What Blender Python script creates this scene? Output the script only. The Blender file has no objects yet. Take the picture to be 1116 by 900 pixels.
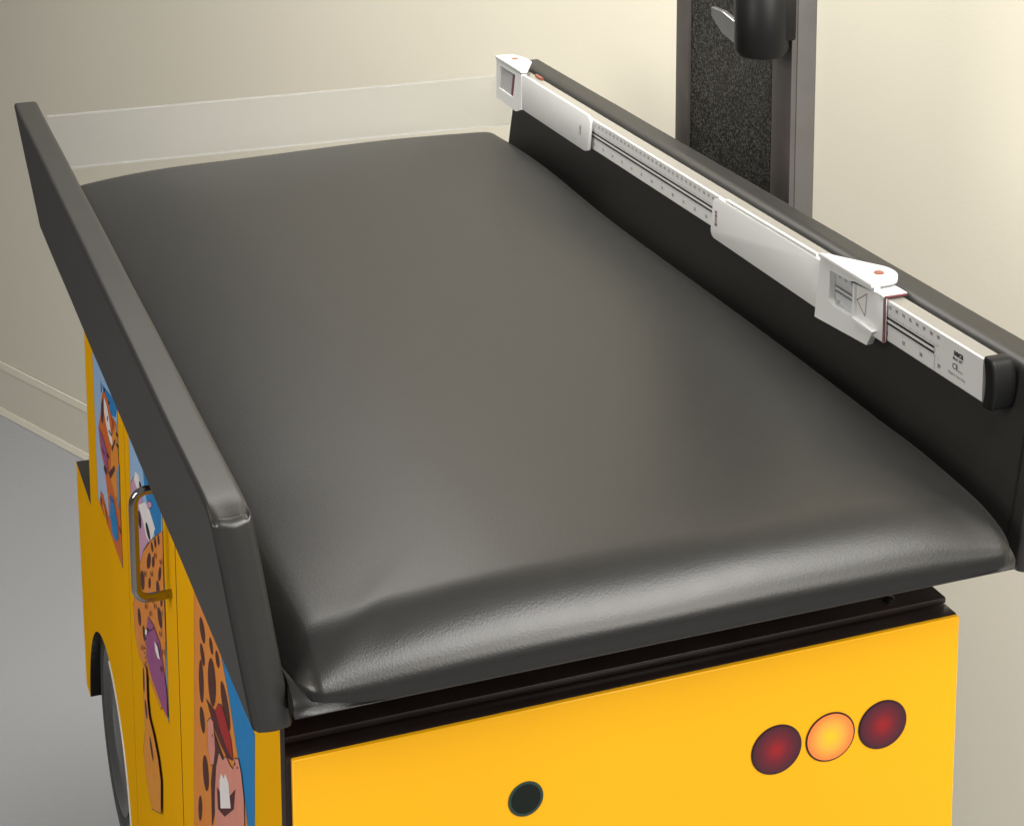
ART = {
 'W1': [
  ('deepblue', [(0.7248, 0.7828), (0.6275, 0.8008), (0.6393, 0.7829), (0.6711, 0.7728), (0.6987, 0.7727)]),
  ('orange', [(0.7229, 0.7736), (0.7081, 0.7809), (0.6858, 0.7805), (0.6711, 0.7728), (0.6379, 0.7773), (0.6316, 0.7462), (0.6329, 0.6922), (0.6305, 0.6619), (0.6331, 0.6401), (0.7683, 0.6432), (0.7606, 0.6577), (0.742, 0.6616), (0.7096, 0.6527), (0.708, 0.6721), (0.7276, 0.698), (0.7488, 0.7069), (0.7587, 0.7246), (0.7422, 0.7416)]),
  ('amber', [(0.6769, 0.747), (0.6381, 0.7763), (0.6316, 0.7462), (0.6322, 0.7193), (0.656, 0.6953), (0.687, 0.7026)]),
  ('white', [(0.7113, 0.7745), (0.6969, 0.7734), (0.6838, 0.765), (0.6637, 0.7452), (0.6809, 0.7417), (0.7024, 0.75), (0.7136, 0.7577)]),
  ('brown', [(0.7314, 0.7598), (0.7187, 0.7722), (0.7172, 0.7544), (0.7259, 0.7416), (0.7378, 0.7406)]),
  ('black', [(0.7026, 0.7849), (0.7034, 0.7837), (0.7049, 0.7824), (0.707, 0.7812), (0.7092, 0.7804), (0.7111, 0.78), (0.7123, 0.7802), (0.7126, 0.781), (0.7119, 0.7822), (0.7103, 0.7835), (0.7082, 0.7847), (0.706, 0.7855), (0.7041, 0.7859), (0.7029, 0.7856)]),
  ('black', [(0.6759, 0.7826), (0.6766, 0.7816), (0.6779, 0.7804), (0.6797, 0.7794), (0.6816, 0.7786), (0.6832, 0.7783), (0.6842, 0.7786), (0.6844, 0.7793), (0.6838, 0.7803), (0.6825, 0.7815), (0.6807, 0.7825), (0.6788, 0.7832), (0.6772, 0.7835), (0.6762, 0.7833)]),
  ('black', [(0.6895, 0.7618), (0.6902, 0.7604), (0.6912, 0.759), (0.6926, 0.7579), (0.694, 0.7574), (0.6951, 0.7575), (0.6957, 0.7582), (0.6957, 0.7593), (0.6951, 0.7608), (0.694, 0.7622), (0.6926, 0.7632), (0.6913, 0.7638), (0.6902, 0.7637), (0.6895, 0.763)]),
  ('brown', [(0.7298, 0.7716), (0.7284, 0.7869), (0.7242, 0.7756)]),
  ('purple', [(0.7537, 0.7257), (0.7321, 0.7279), (0.7064, 0.7228), (0.6985, 0.7036), (0.7207, 0.7029), (0.742, 0.7107)]),
  ('brown', [(0.6978, 0.7044), (0.6595, 0.7281), (0.6546, 0.7257), (0.687, 0.7026)]),
  ('brown', [(0.6732, 0.7395), (0.6472, 0.7593), (0.6447, 0.7585), (0.6681, 0.738)]),
  ('brown', [(0.7116, 0.7015), (0.7093, 0.7005), (0.7089, 0.699), (0.7105, 0.6973), (0.7138, 0.6958), (0.7181, 0.6947), (0.7227, 0.6942), (0.7265, 0.6945), (0.7288, 0.6955), (0.7292, 0.697), (0.7276, 0.6987), (0.7242, 0.7002), (0.7199, 0.7013), (0.7154, 0.7018)]),
  ('deepblue', [(0.6907, 0.6864), (0.6714, 0.6893), (0.6486, 0.6733), (0.6501, 0.659), (0.6661, 0.6497), (0.6868, 0.6474), (0.6983, 0.6607)]),
  ('steel', [(0.6465, 0.7265), (0.6269, 0.7438), (0.6297, 0.7071), (0.6435, 0.6919)]),
  ('brown', [(0.7321, 0.7158), (0.7208, 0.7149), (0.7228, 0.7113), (0.7335, 0.7124)]),
  ('brown', [(0.705, 0.7216), (0.6905, 0.724), (0.6924, 0.7205), (0.7057, 0.7185)]),
  ('brown', [(0.6396, 0.7695), (0.629, 0.7703), (0.6296, 0.7674), (0.6403, 0.7666)]),
  ('brown', [(0.6399, 0.7587), (0.6281, 0.7601), (0.6287, 0.7572), (0.6405, 0.7558)]),
  ('brown', [(0.7604, 0.6534), (0.7479, 0.6514), (0.75, 0.6476), (0.7612, 0.6502)]),
  ('brown', [(0.6384, 0.6789), (0.6308, 0.6752), (0.632, 0.672), (0.6392, 0.6749)]),
  ('orange', [(0.6789, 0.7625), (0.6658, 0.7723), (0.6554, 0.7702), (0.6657, 0.7606)]),
  ('amber', [(0.7485, 0.654), (0.732, 0.6547), (0.7172, 0.6445), (0.729, 0.6429)]),
  ('black', [(0.6838, 0.7533), (0.667, 0.7547), (0.668, 0.7529), (0.6847, 0.7515)]),
  ('line', [(0.6943, 0.6828), (0.673, 0.6868), (0.6734, 0.6852), (0.6947, 0.6813)]),
 ],
 'W2': [
  ('deepblue', [(0.4959, 0.8038), (0.4047, 0.8114), (0.4106, 0.7774), (0.441, 0.7585), (0.4719, 0.771), (0.4872, 0.7789)]),
  ('mauve', [(0.5622, 0.7529), (0.5451, 0.766), (0.5241, 0.7768), (0.4975, 0.7723), (0.5037, 0.7633), (0.4817, 0.7608), (0.4721, 0.7415), (0.503, 0.7195), (0.5317, 0.6906), (0.571, 0.6856), (0.5679, 0.7347)]),
  ('white', [(0.5434, 0.7651), (0.5345, 0.7761), (0.5189, 0.7799), (0.4975, 0.7723), (0.5179, 0.7611), (0.5314, 0.7636)]),
  ('white', [(0.5248, 0.7497), (0.4863, 0.7694), (0.4664, 0.7722), (0.4394, 0.7673), (0.4575, 0.75), (0.4723, 0.7406), (0.486, 0.7383), (0.5024, 0.7465), (0.5157, 0.7488)]),
  ('black', [(0.5109, 0.7427), (0.5103, 0.7394), (0.5114, 0.7359), (0.5142, 0.733), (0.518, 0.7312), (0.5221, 0.7308), (0.5258, 0.732), (0.5282, 0.7345), (0.5289, 0.7379), (0.5277, 0.7414), (0.5249, 0.7443), (0.521, 0.7461), (0.5169, 0.7465), (0.5133, 0.7452)]),
  ('black', [(0.4686, 0.7516), (0.4656, 0.7494), (0.4646, 0.7468), (0.466, 0.7445), (0.4693, 0.7428), (0.4741, 0.7421), (0.4792, 0.7425), (0.4839, 0.744), (0.487, 0.7463), (0.4879, 0.7488), (0.4866, 0.7512), (0.4831, 0.7529), (0.4784, 0.7536), (0.4732, 0.7531)]),
  ('black', [(0.5041, 0.7757), (0.5028, 0.7741), (0.5028, 0.7724), (0.5039, 0.7709), (0.5061, 0.7699), (0.5089, 0.7695), (0.5117, 0.7699), (0.5141, 0.771), (0.5154, 0.7726), (0.5155, 0.7743), (0.5143, 0.7758), (0.5121, 0.7769), (0.5093, 0.7772), (0.5064, 0.7768)]),
  ('mauve', [(0.452, 0.7824), (0.4535, 0.7805), (0.457, 0.7779), (0.4621, 0.775), (0.4676, 0.7726), (0.4724, 0.7709), (0.4757, 0.7705), (0.4767, 0.7713), (0.4752, 0.7733), (0.4715, 0.7759), (0.4664, 0.7788), (0.4609, 0.7812), (0.4561, 0.7828), (0.453, 0.7832)]),
  ('giraffe', [(0.4024, 0.7828), (0.4291, 0.7665), (0.4626, 0.7456), (0.5036, 0.7168), (0.5321, 0.6888), (0.5525, 0.6572), (0.5719, 0.6327), (0.5669, 0.6088), (0.5497, 0.5986), (0.4882, 0.6059), (0.4402, 0.6075), (0.413, 0.6325), (0.4047, 0.6933), (0.4062, 0.7322)]),
  ('brown', [(0.4648, 0.7269), (0.4678, 0.7223), (0.4724, 0.7175), (0.4777, 0.7136), (0.4827, 0.7112), (0.4863, 0.711), (0.4878, 0.7129), (0.4869, 0.7165), (0.4838, 0.7212), (0.4791, 0.726), (0.4738, 0.7299), (0.4689, 0.7322), (0.4654, 0.7324), (0.4639, 0.7305)]),
  ('brown', [(0.502, 0.6917), (0.5028, 0.6873), (0.5058, 0.6825), (0.5104, 0.6784), (0.5159, 0.6756), (0.521, 0.6749), (0.5247, 0.6762), (0.5264, 0.6795), (0.5255, 0.684), (0.5225, 0.6887), (0.5177, 0.6929), (0.5123, 0.6956), (0.5073, 0.6963), (0.5036, 0.6949)]),
  ('brown', [(0.4505, 0.7461), (0.4498, 0.7444), (0.4503, 0.7424), (0.452, 0.7407), (0.4545, 0.7394), (0.4573, 0.7389), (0.4599, 0.7394), (0.4618, 0.7406), (0.4625, 0.7423), (0.462, 0.7443), (0.4603, 0.7461), (0.4578, 0.7473), (0.4549, 0.7478), (0.4523, 0.7474)]),
  ('brown', [(0.434, 0.7579), (0.4337, 0.756), (0.4345, 0.7539), (0.4363, 0.7521), (0.4388, 0.7509), (0.4414, 0.7505), (0.4436, 0.7511), (0.445, 0.7525), (0.4453, 0.7545), (0.4444, 0.7566), (0.4426, 0.7584), (0.4401, 0.7596), (0.4375, 0.7599), (0.4353, 0.7593)]),
  ('brown', [(0.4176, 0.7679), (0.4177, 0.7658), (0.4187, 0.7637), (0.4205, 0.7619), (0.4227, 0.7608), (0.4249, 0.7607), (0.4266, 0.7615), (0.4275, 0.7632), (0.4275, 0.7653), (0.4264, 0.7674), (0.4246, 0.7692), (0.4224, 0.7703), (0.4202, 0.7704), (0.4185, 0.7696)]),
  ('brown', [(0.4147, 0.7399), (0.417, 0.736), (0.4203, 0.7322), (0.4239, 0.7292), (0.4271, 0.7277), (0.4293, 0.7279), (0.43, 0.7298), (0.4291, 0.733), (0.4268, 0.7369), (0.4234, 0.7407), (0.4198, 0.7437), (0.4166, 0.7452), (0.4145, 0.7449), (0.4138, 0.7431)]),
  ('brown', [(0.4252, 0.7221), (0.4251, 0.7191), (0.4266, 0.7158), (0.4295, 0.7129), (0.4331, 0.711), (0.4369, 0.7105), (0.44, 0.7114), (0.4418, 0.7137), (0.4419, 0.7168), (0.4404, 0.7201), (0.4375, 0.723), (0.4338, 0.7249), (0.43, 0.7253), (0.427, 0.7244)]),
  ('brown', [(0.5296, 0.6439), (0.5292, 0.6403), (0.5306, 0.6366), (0.5334, 0.6335), (0.5371, 0.6315), (0.541, 0.6311), (0.5443, 0.6324), (0.5463, 0.6351), (0.5467, 0.6387), (0.5453, 0.6424), (0.5424, 0.6456), (0.5387, 0.6475), (0.5348, 0.6479), (0.5315, 0.6466)]),
  ('brown', [(0.4193, 0.6996), (0.4177, 0.6962), (0.4182, 0.6926), (0.4207, 0.6894), (0.4247, 0.6872), (0.4295, 0.6865), (0.434, 0.6874), (0.4375, 0.6898), (0.4391, 0.6932), (0.4386, 0.6969), (0.4361, 0.7001), (0.432, 0.7023), (0.4272, 0.7029), (0.4227, 0.702)]),
  ('brown', [(0.4692, 0.7052), (0.4702, 0.7026), (0.4721, 0.6999), (0.4746, 0.6977), (0.4772, 0.6964), (0.4794, 0.6963), (0.4806, 0.6974), (0.4808, 0.6995), (0.4798, 0.7021), (0.4778, 0.7048), (0.4753, 0.707), (0.4727, 0.7083), (0.4705, 0.7084), (0.4693, 0.7073)]),
  ('brown', [(0.4529, 0.6993), (0.4538, 0.6971), (0.4557, 0.6947), (0.4581, 0.6927), (0.4606, 0.6915), (0.4628, 0.6912), (0.4641, 0.6919), (0.4643, 0.6936), (0.4634, 0.6959), (0.4615, 0.6982), (0.459, 0.7002), (0.4565, 0.7015), (0.4544, 0.7018), (0.4531, 0.701)]),
  ('brown', [(0.446, 0.7352), (0.447, 0.7326), (0.4491, 0.73), (0.4517, 0.7277), (0.4544, 0.7264), (0.4567, 0.7263), (0.458, 0.7273), (0.4582, 0.7293), (0.4572, 0.732), (0.4552, 0.7346), (0.4525, 0.7368), (0.4498, 0.7381), (0.4476, 0.7383), (0.4462, 0.7372)]),
  ('brown', [(0.5082, 0.6395), (0.5074, 0.6366), (0.508, 0.6336), (0.5098, 0.6311), (0.5126, 0.6297), (0.5156, 0.6295), (0.5184, 0.6307), (0.5204, 0.6329), (0.5212, 0.6359), (0.5206, 0.6389), (0.5188, 0.6413), (0.5161, 0.6428), (0.513, 0.6429), (0.5102, 0.6418)]),
  ('brown', [(0.4129, 0.717), (0.4137, 0.7145), (0.4153, 0.712), (0.4173, 0.7101), (0.4193, 0.7091), (0.4209, 0.7092), (0.4219, 0.7104), (0.4219, 0.7124), (0.4211, 0.715), (0.4195, 0.7174), (0.4175, 0.7193), (0.4155, 0.7203), (0.4139, 0.7202), (0.413, 0.719)]),
  ('purple', [(0.4881, 0.665), (0.4614, 0.6712), (0.4308, 0.6707), (0.407, 0.644), (0.405, 0.6192), (0.4282, 0.6159), (0.4778, 0.6144), (0.5036, 0.62), (0.5011, 0.6431)]),
  ('brown', [(0.4979, 0.6507), (0.4787, 0.6581), (0.4588, 0.6713), (0.4591, 0.6695), (0.479, 0.6563), (0.4983, 0.6483)]),
  ('brown', [(0.5037, 0.6418), (0.504, 0.6412), (0.5047, 0.6405), (0.5058, 0.6398), (0.5069, 0.6392), (0.5079, 0.6389), (0.5085, 0.6389), (0.5087, 0.6391), (0.5084, 0.6397), (0.5076, 0.6404), (0.5066, 0.6411), (0.5054, 0.6417), (0.5045, 0.642), (0.5038, 0.642)]),
  ('brown', [(0.5002, 0.6392), (0.5005, 0.6386), (0.5013, 0.6379), (0.5023, 0.6372), (0.5035, 0.6366), (0.5044, 0.6363), (0.5051, 0.6362), (0.5052, 0.6365), (0.5049, 0.6371), (0.5042, 0.6378), (0.5031, 0.6385), (0.502, 0.6391), (0.501, 0.6394), (0.5004, 0.6394)]),
  ('brown', [(0.5032, 0.6332), (0.5035, 0.6327), (0.5042, 0.632), (0.5053, 0.6312), (0.5064, 0.6307), (0.5074, 0.6303), (0.508, 0.6303), (0.5082, 0.6305), (0.5079, 0.6311), (0.5071, 0.6318), (0.5061, 0.6325), (0.5049, 0.6331), (0.504, 0.6334), (0.5033, 0.6335)]),
  ('brown', [(0.5096, 0.6254), (0.5099, 0.6249), (0.5107, 0.6242), (0.5117, 0.6234), (0.5128, 0.6228), (0.5138, 0.6225), (0.5145, 0.6224), (0.5147, 0.6227), (0.5143, 0.6233), (0.5135, 0.624), (0.5125, 0.6247), (0.5114, 0.6253), (0.5104, 0.6256), (0.5097, 0.6257)]),
  ('brown', [(0.5114, 0.62), (0.5117, 0.6194), (0.5125, 0.6187), (0.5135, 0.618), (0.5147, 0.6174), (0.5157, 0.617), (0.5163, 0.617), (0.5165, 0.6173), (0.5162, 0.6178), (0.5154, 0.6185), (0.5143, 0.6193), (0.5132, 0.6199), (0.5122, 0.6202), (0.5116, 0.6203)]),
  ('brown', [(0.5073, 0.6177), (0.5076, 0.6172), (0.5084, 0.6165), (0.5094, 0.6157), (0.5106, 0.6151), (0.5116, 0.6148), (0.5122, 0.6147), (0.5124, 0.615), (0.512, 0.6156), (0.5113, 0.6163), (0.5102, 0.617), (0.5091, 0.6176), (0.5081, 0.618), (0.5075, 0.618)]),
  ('brown', [(0.5046, 0.6147), (0.505, 0.6142), (0.5057, 0.6134), (0.5068, 0.6127), (0.5079, 0.6121), (0.5089, 0.6118), (0.5095, 0.6117), (0.5097, 0.612), (0.5094, 0.6125), (0.5086, 0.6132), (0.5076, 0.614), (0.5064, 0.6146), (0.5055, 0.6149), (0.5048, 0.615)]),
  ('brown', [(0.5087, 0.6081), (0.509, 0.6075), (0.5098, 0.6068), (0.5108, 0.6061), (0.512, 0.6055), (0.5129, 0.6051), (0.5136, 0.6051), (0.5138, 0.6053), (0.5134, 0.6059), (0.5127, 0.6066), (0.5116, 0.6073), (0.5105, 0.608), (0.5095, 0.6083), (0.5088, 0.6084)]),
  ('brown', [(0.5149, 0.6003), (0.5152, 0.5997), (0.516, 0.599), (0.517, 0.5983), (0.5182, 0.5976), (0.5192, 0.5973), (0.5198, 0.5972), (0.52, 0.5975), (0.5197, 0.598), (0.5189, 0.5988), (0.5178, 0.5995), (0.5167, 0.6001), (0.5157, 0.6005), (0.515, 0.6006)]),
  ('brown', [(0.5155, 0.5955), (0.5158, 0.5949), (0.5166, 0.5942), (0.5177, 0.5934), (0.5188, 0.5928), (0.5198, 0.5924), (0.5205, 0.5924), (0.5206, 0.5927), (0.5203, 0.5932), (0.5195, 0.5939), (0.5185, 0.5947), (0.5173, 0.5953), (0.5163, 0.5957), (0.5157, 0.5957)]),
  ('brown', [(0.511, 0.5934), (0.5113, 0.5929), (0.5121, 0.5922), (0.5132, 0.5914), (0.5143, 0.5908), (0.5153, 0.5904), (0.5159, 0.5904), (0.5161, 0.5906), (0.5158, 0.5912), (0.515, 0.5919), (0.5139, 0.5927), (0.5128, 0.5933), (0.5118, 0.5937), (0.5112, 0.5937)]),
  ('brown', [(0.5093, 0.5899), (0.5097, 0.5893), (0.5104, 0.5886), (0.5115, 0.5879), (0.5126, 0.5872), (0.5136, 0.5869), (0.5143, 0.5868), (0.5144, 0.5871), (0.5141, 0.5876), (0.5133, 0.5884), (0.5123, 0.5891), (0.5111, 0.5897), (0.5102, 0.5901), (0.5095, 0.5902)]),
  ('brown', [(0.5143, 0.5827), (0.5146, 0.5821), (0.5154, 0.5814), (0.5165, 0.5806), (0.5176, 0.58), (0.5186, 0.5796), (0.5193, 0.5796), (0.5195, 0.5798), (0.5191, 0.5804), (0.5183, 0.5811), (0.5173, 0.5819), (0.5161, 0.5825), (0.5151, 0.5829), (0.5145, 0.5829)]),
  ('brown', [(0.5201, 0.575), (0.5204, 0.5744), (0.5212, 0.5737), (0.5222, 0.5729), (0.5234, 0.5723), (0.5244, 0.5719), (0.5251, 0.5718), (0.5252, 0.5721), (0.5249, 0.5727), (0.5241, 0.5734), (0.523, 0.5742), (0.5219, 0.5748), (0.5209, 0.5752), (0.5202, 0.5753)]),
  ('brown', [(0.5027, 0.6744), (0.503, 0.6739), (0.5037, 0.6733), (0.5047, 0.6727), (0.5057, 0.6722), (0.5065, 0.6719), (0.5071, 0.6718), (0.5073, 0.6721), (0.507, 0.6726), (0.5063, 0.6732), (0.5053, 0.6738), (0.5043, 0.6743), (0.5035, 0.6746), (0.5029, 0.6746)]),
  ('brown', [(0.4974, 0.6751), (0.4977, 0.6746), (0.4984, 0.674), (0.4993, 0.6734), (0.5003, 0.6729), (0.5012, 0.6726), (0.5017, 0.6726), (0.5019, 0.6728), (0.5016, 0.6733), (0.5009, 0.6739), (0.5, 0.6745), (0.499, 0.675), (0.4981, 0.6753), (0.4976, 0.6753)]),
  ('brown', [(0.4918, 0.6774), (0.4921, 0.6769), (0.4928, 0.6763), (0.4937, 0.6757), (0.4947, 0.6752), (0.4955, 0.6749), (0.4961, 0.6749), (0.4963, 0.6752), (0.496, 0.6756), (0.4953, 0.6762), (0.4944, 0.6768), (0.4934, 0.6773), (0.4925, 0.6776), (0.4919, 0.6777)]),
  ('brown', [(0.4858, 0.6818), (0.4861, 0.6813), (0.4868, 0.6807), (0.4877, 0.6801), (0.4887, 0.6796), (0.4896, 0.6793), (0.4901, 0.6793), (0.4903, 0.6795), (0.49, 0.68), (0.4893, 0.6806), (0.4884, 0.6812), (0.4874, 0.6817), (0.4865, 0.682), (0.486, 0.682)]),
  ('brown', [(0.4798, 0.687), (0.48, 0.6865), (0.4807, 0.6859), (0.4816, 0.6853), (0.4826, 0.6848), (0.4835, 0.6845), (0.484, 0.6845), (0.4842, 0.6848), (0.4839, 0.6852), (0.4832, 0.6858), (0.4823, 0.6864), (0.4813, 0.6869), (0.4805, 0.6872), (0.4799, 0.6872)]),
  ('brown', [(0.4739, 0.6912), (0.4742, 0.6908), (0.4748, 0.6902), (0.4758, 0.6896), (0.4767, 0.6891), (0.4776, 0.6888), (0.4781, 0.6888), (0.4783, 0.6891), (0.478, 0.6895), (0.4773, 0.6901), (0.4764, 0.6907), (0.4755, 0.6912), (0.4746, 0.6915), (0.4741, 0.6915)]),
  ('brown', [(0.4685, 0.6934), (0.4687, 0.693), (0.4694, 0.6924), (0.4703, 0.6918), (0.4713, 0.6913), (0.4721, 0.691), (0.4727, 0.691), (0.4728, 0.6913), (0.4725, 0.6917), (0.4719, 0.6923), (0.471, 0.6929), (0.47, 0.6934), (0.4692, 0.6937), (0.4686, 0.6937)]),
  ('brown', [(0.4633, 0.6941), (0.4636, 0.6936), (0.4643, 0.693), (0.4652, 0.6924), (0.4661, 0.6919), (0.467, 0.6917), (0.4675, 0.6916), (0.4677, 0.6919), (0.4674, 0.6924), (0.4667, 0.6929), (0.4658, 0.6935), (0.4649, 0.694), (0.464, 0.6943), (0.4635, 0.6943)]),
  ('brown', [(0.4899, 0.7034), (0.4896, 0.7023), (0.49, 0.7011), (0.491, 0.7), (0.4923, 0.6994), (0.4937, 0.6992), (0.495, 0.6996), (0.4958, 0.7004), (0.496, 0.7015), (0.4956, 0.7027), (0.4946, 0.7038), (0.4933, 0.7044), (0.4919, 0.7046), (0.4907, 0.7042)]),
  ('brown', [(0.4343, 0.7465), (0.4341, 0.7454), (0.4345, 0.7443), (0.4353, 0.7433), (0.4366, 0.7427), (0.4379, 0.7426), (0.439, 0.743), (0.4398, 0.7438), (0.44, 0.7449), (0.4396, 0.746), (0.4387, 0.747), (0.4375, 0.7476), (0.4362, 0.7477), (0.435, 0.7473)]),
  ('brown', [(0.4083, 0.7534), (0.4081, 0.7523), (0.4084, 0.7512), (0.4093, 0.7503), (0.4105, 0.7497), (0.4118, 0.7496), (0.4129, 0.7499), (0.4136, 0.7507), (0.4138, 0.7518), (0.4134, 0.7529), (0.4126, 0.7539), (0.4114, 0.7545), (0.4101, 0.7546), (0.409, 0.7542)]),
  ('brown', [(0.4561, 0.7198), (0.4559, 0.7187), (0.4563, 0.7176), (0.4572, 0.7166), (0.4584, 0.7159), (0.4598, 0.7158), (0.461, 0.7162), (0.4618, 0.717), (0.462, 0.7181), (0.4616, 0.7192), (0.4607, 0.7202), (0.4594, 0.7209), (0.458, 0.721), (0.4569, 0.7207)]),
  ('brown', [(0.4429, 0.6979), (0.4427, 0.6968), (0.4431, 0.6956), (0.444, 0.6946), (0.4453, 0.694), (0.4466, 0.6938), (0.4478, 0.6941), (0.4485, 0.6949), (0.4487, 0.696), (0.4484, 0.6972), (0.4474, 0.6982), (0.4462, 0.6989), (0.4449, 0.699), (0.4437, 0.6987)]),
  ('brown', [(0.4909, 0.6736), (0.4907, 0.6725), (0.4911, 0.6713), (0.4921, 0.6702), (0.4934, 0.6695), (0.4948, 0.6694), (0.4961, 0.6697), (0.4969, 0.6705), (0.4971, 0.6716), (0.4967, 0.6729), (0.4957, 0.6739), (0.4944, 0.6746), (0.493, 0.6748), (0.4917, 0.6744)]),
  ('brown', [(0.4679, 0.6787), (0.4677, 0.6775), (0.4681, 0.6764), (0.469, 0.6753), (0.4703, 0.6746), (0.4717, 0.6744), (0.4729, 0.6748), (0.4737, 0.6756), (0.4739, 0.6767), (0.4735, 0.6779), (0.4726, 0.679), (0.4713, 0.6796), (0.4699, 0.6798), (0.4687, 0.6795)]),
  ('brown', [(0.4122, 0.707), (0.412, 0.706), (0.4123, 0.7048), (0.4132, 0.7038), (0.4144, 0.7032), (0.4157, 0.703), (0.4168, 0.7034), (0.4176, 0.7042), (0.4178, 0.7053), (0.4174, 0.7064), (0.4165, 0.7074), (0.4153, 0.708), (0.414, 0.7082), (0.4129, 0.7078)]),
  ('brown', [(0.42, 0.6854), (0.4198, 0.6843), (0.4202, 0.6831), (0.4211, 0.6821), (0.4223, 0.6815), (0.4236, 0.6813), (0.4247, 0.6816), (0.4255, 0.6824), (0.4257, 0.6835), (0.4253, 0.6847), (0.4244, 0.6857), (0.4232, 0.6863), (0.4219, 0.6865), (0.4208, 0.6861)]),
  ('brown', [(0.4095, 0.6748), (0.4093, 0.6737), (0.4097, 0.6726), (0.4105, 0.6716), (0.4117, 0.6709), (0.413, 0.6707), (0.4142, 0.6711), (0.4149, 0.6718), (0.4151, 0.6729), (0.4147, 0.6741), (0.4139, 0.6751), (0.4127, 0.6757), (0.4114, 0.6759), (0.4102, 0.6756)]),
  ('brown', [(0.4213, 0.654), (0.4211, 0.6529), (0.4214, 0.6517), (0.4223, 0.6507), (0.4235, 0.65), (0.4249, 0.6498), (0.426, 0.6501), (0.4268, 0.6509), (0.427, 0.652), (0.4266, 0.6532), (0.4257, 0.6542), (0.4245, 0.6549), (0.4232, 0.6551), (0.422, 0.6548)]),
  ('brown', [(0.5191, 0.6209), (0.5188, 0.6198), (0.5193, 0.6185), (0.5203, 0.6174), (0.5216, 0.6167), (0.5231, 0.6164), (0.5244, 0.6168), (0.5252, 0.6176), (0.5255, 0.6187), (0.525, 0.62), (0.524, 0.6211), (0.5226, 0.6218), (0.5212, 0.6221), (0.5199, 0.6218)]),
  ('white', [(0.4518, 0.6622), (0.4364, 0.6654), (0.427, 0.6589), (0.4383, 0.6546), (0.4487, 0.6556)]),
  ('white', [(0.4883, 0.6514), (0.4892, 0.6498), (0.491, 0.6479), (0.4935, 0.6461), (0.4962, 0.6447), (0.4985, 0.644), (0.4999, 0.6442), (0.5003, 0.6452), (0.4994, 0.6468), (0.4976, 0.6487), (0.4951, 0.6505), (0.4924, 0.6519), (0.4901, 0.6526), (0.4887, 0.6524)]),
  ('giraffe2', [(0.5175, 0.6071), (0.5008, 0.611), (0.5014, 0.5833), (0.4949, 0.5698), (0.4735, 0.565), (0.4536, 0.5547), (0.4433, 0.5407), (0.4489, 0.5078), (0.4974, 0.482), (0.5176, 0.4958), (0.5326, 0.515), (0.5179, 0.5437), (0.5228, 0.5671)]),
  ('brown', [(0.5105, 0.5955), (0.511, 0.59), (0.5125, 0.585), (0.5145, 0.5815), (0.5168, 0.5802), (0.5189, 0.5814), (0.5203, 0.5848), (0.5208, 0.5898), (0.5203, 0.5953), (0.5188, 0.6003), (0.5168, 0.6038), (0.5145, 0.605), (0.5124, 0.6038), (0.511, 0.6004)]),
  ('brown', [(0.503, 0.5722), (0.5019, 0.5687), (0.5021, 0.5653), (0.5036, 0.5626), (0.5061, 0.5612), (0.5091, 0.5613), (0.512, 0.5629), (0.5142, 0.5657), (0.5154, 0.5692), (0.5152, 0.5726), (0.5137, 0.5753), (0.5112, 0.5767), (0.5082, 0.5766), (0.5053, 0.575)]),
  ('brown', [(0.4805, 0.5483), (0.4779, 0.5447), (0.4769, 0.5412), (0.4777, 0.5384), (0.4801, 0.5369), (0.4836, 0.537), (0.4877, 0.5387), (0.4914, 0.5417), (0.4941, 0.5453), (0.4951, 0.5489), (0.4943, 0.5517), (0.4919, 0.5532), (0.4883, 0.553), (0.4842, 0.5513)]),
 ],
 'W3': [
  ('deepblue', [(0.1813, 0.8027), (0.0751, 0.7952), (0.0835, 0.7157), (0.202, 0.64)]),
  ('giraffe', [(0.2724, 0.7985), (0.217, 0.8154), (0.1773, 0.794), (0.1574, 0.7782), (0.1445, 0.7641), (0.1346, 0.7508), (0.1142, 0.7329), (0.1008, 0.7047), (0.3051, 0.5741)]),
  ('brown', [(0.2356, 0.784), (0.234, 0.7803), (0.2345, 0.7763), (0.237, 0.7728), (0.2411, 0.7705), (0.246, 0.7699), (0.2506, 0.7711), (0.2541, 0.7739), (0.2557, 0.7777), (0.2552, 0.7818), (0.2526, 0.7853), (0.2485, 0.7875), (0.2436, 0.7881), (0.239, 0.7868)]),
  ('brown', [(0.2066, 0.7871), (0.2056, 0.7846), (0.2059, 0.782), (0.2077, 0.7797), (0.2104, 0.7782), (0.2135, 0.7777), (0.2166, 0.7785), (0.2188, 0.7803), (0.2198, 0.7828), (0.2195, 0.7855), (0.2177, 0.7878), (0.215, 0.7893), (0.2118, 0.7897), (0.2088, 0.7889)]),
  ('brown', [(0.1843, 0.789), (0.1834, 0.7865), (0.1839, 0.7838), (0.1859, 0.7814), (0.1888, 0.7797), (0.1921, 0.7792), (0.1952, 0.7798), (0.1975, 0.7816), (0.1984, 0.7841), (0.1979, 0.7868), (0.1959, 0.7892), (0.193, 0.7909), (0.1896, 0.7914), (0.1866, 0.7907)]),
  ('brown', [(0.2398, 0.7629), (0.2383, 0.7597), (0.2385, 0.7563), (0.2404, 0.7534), (0.2435, 0.7517), (0.2474, 0.7513), (0.2512, 0.7524), (0.2541, 0.7549), (0.2556, 0.7581), (0.2554, 0.7615), (0.2535, 0.7644), (0.2503, 0.7662), (0.2465, 0.7665), (0.2427, 0.7653)]),
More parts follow.
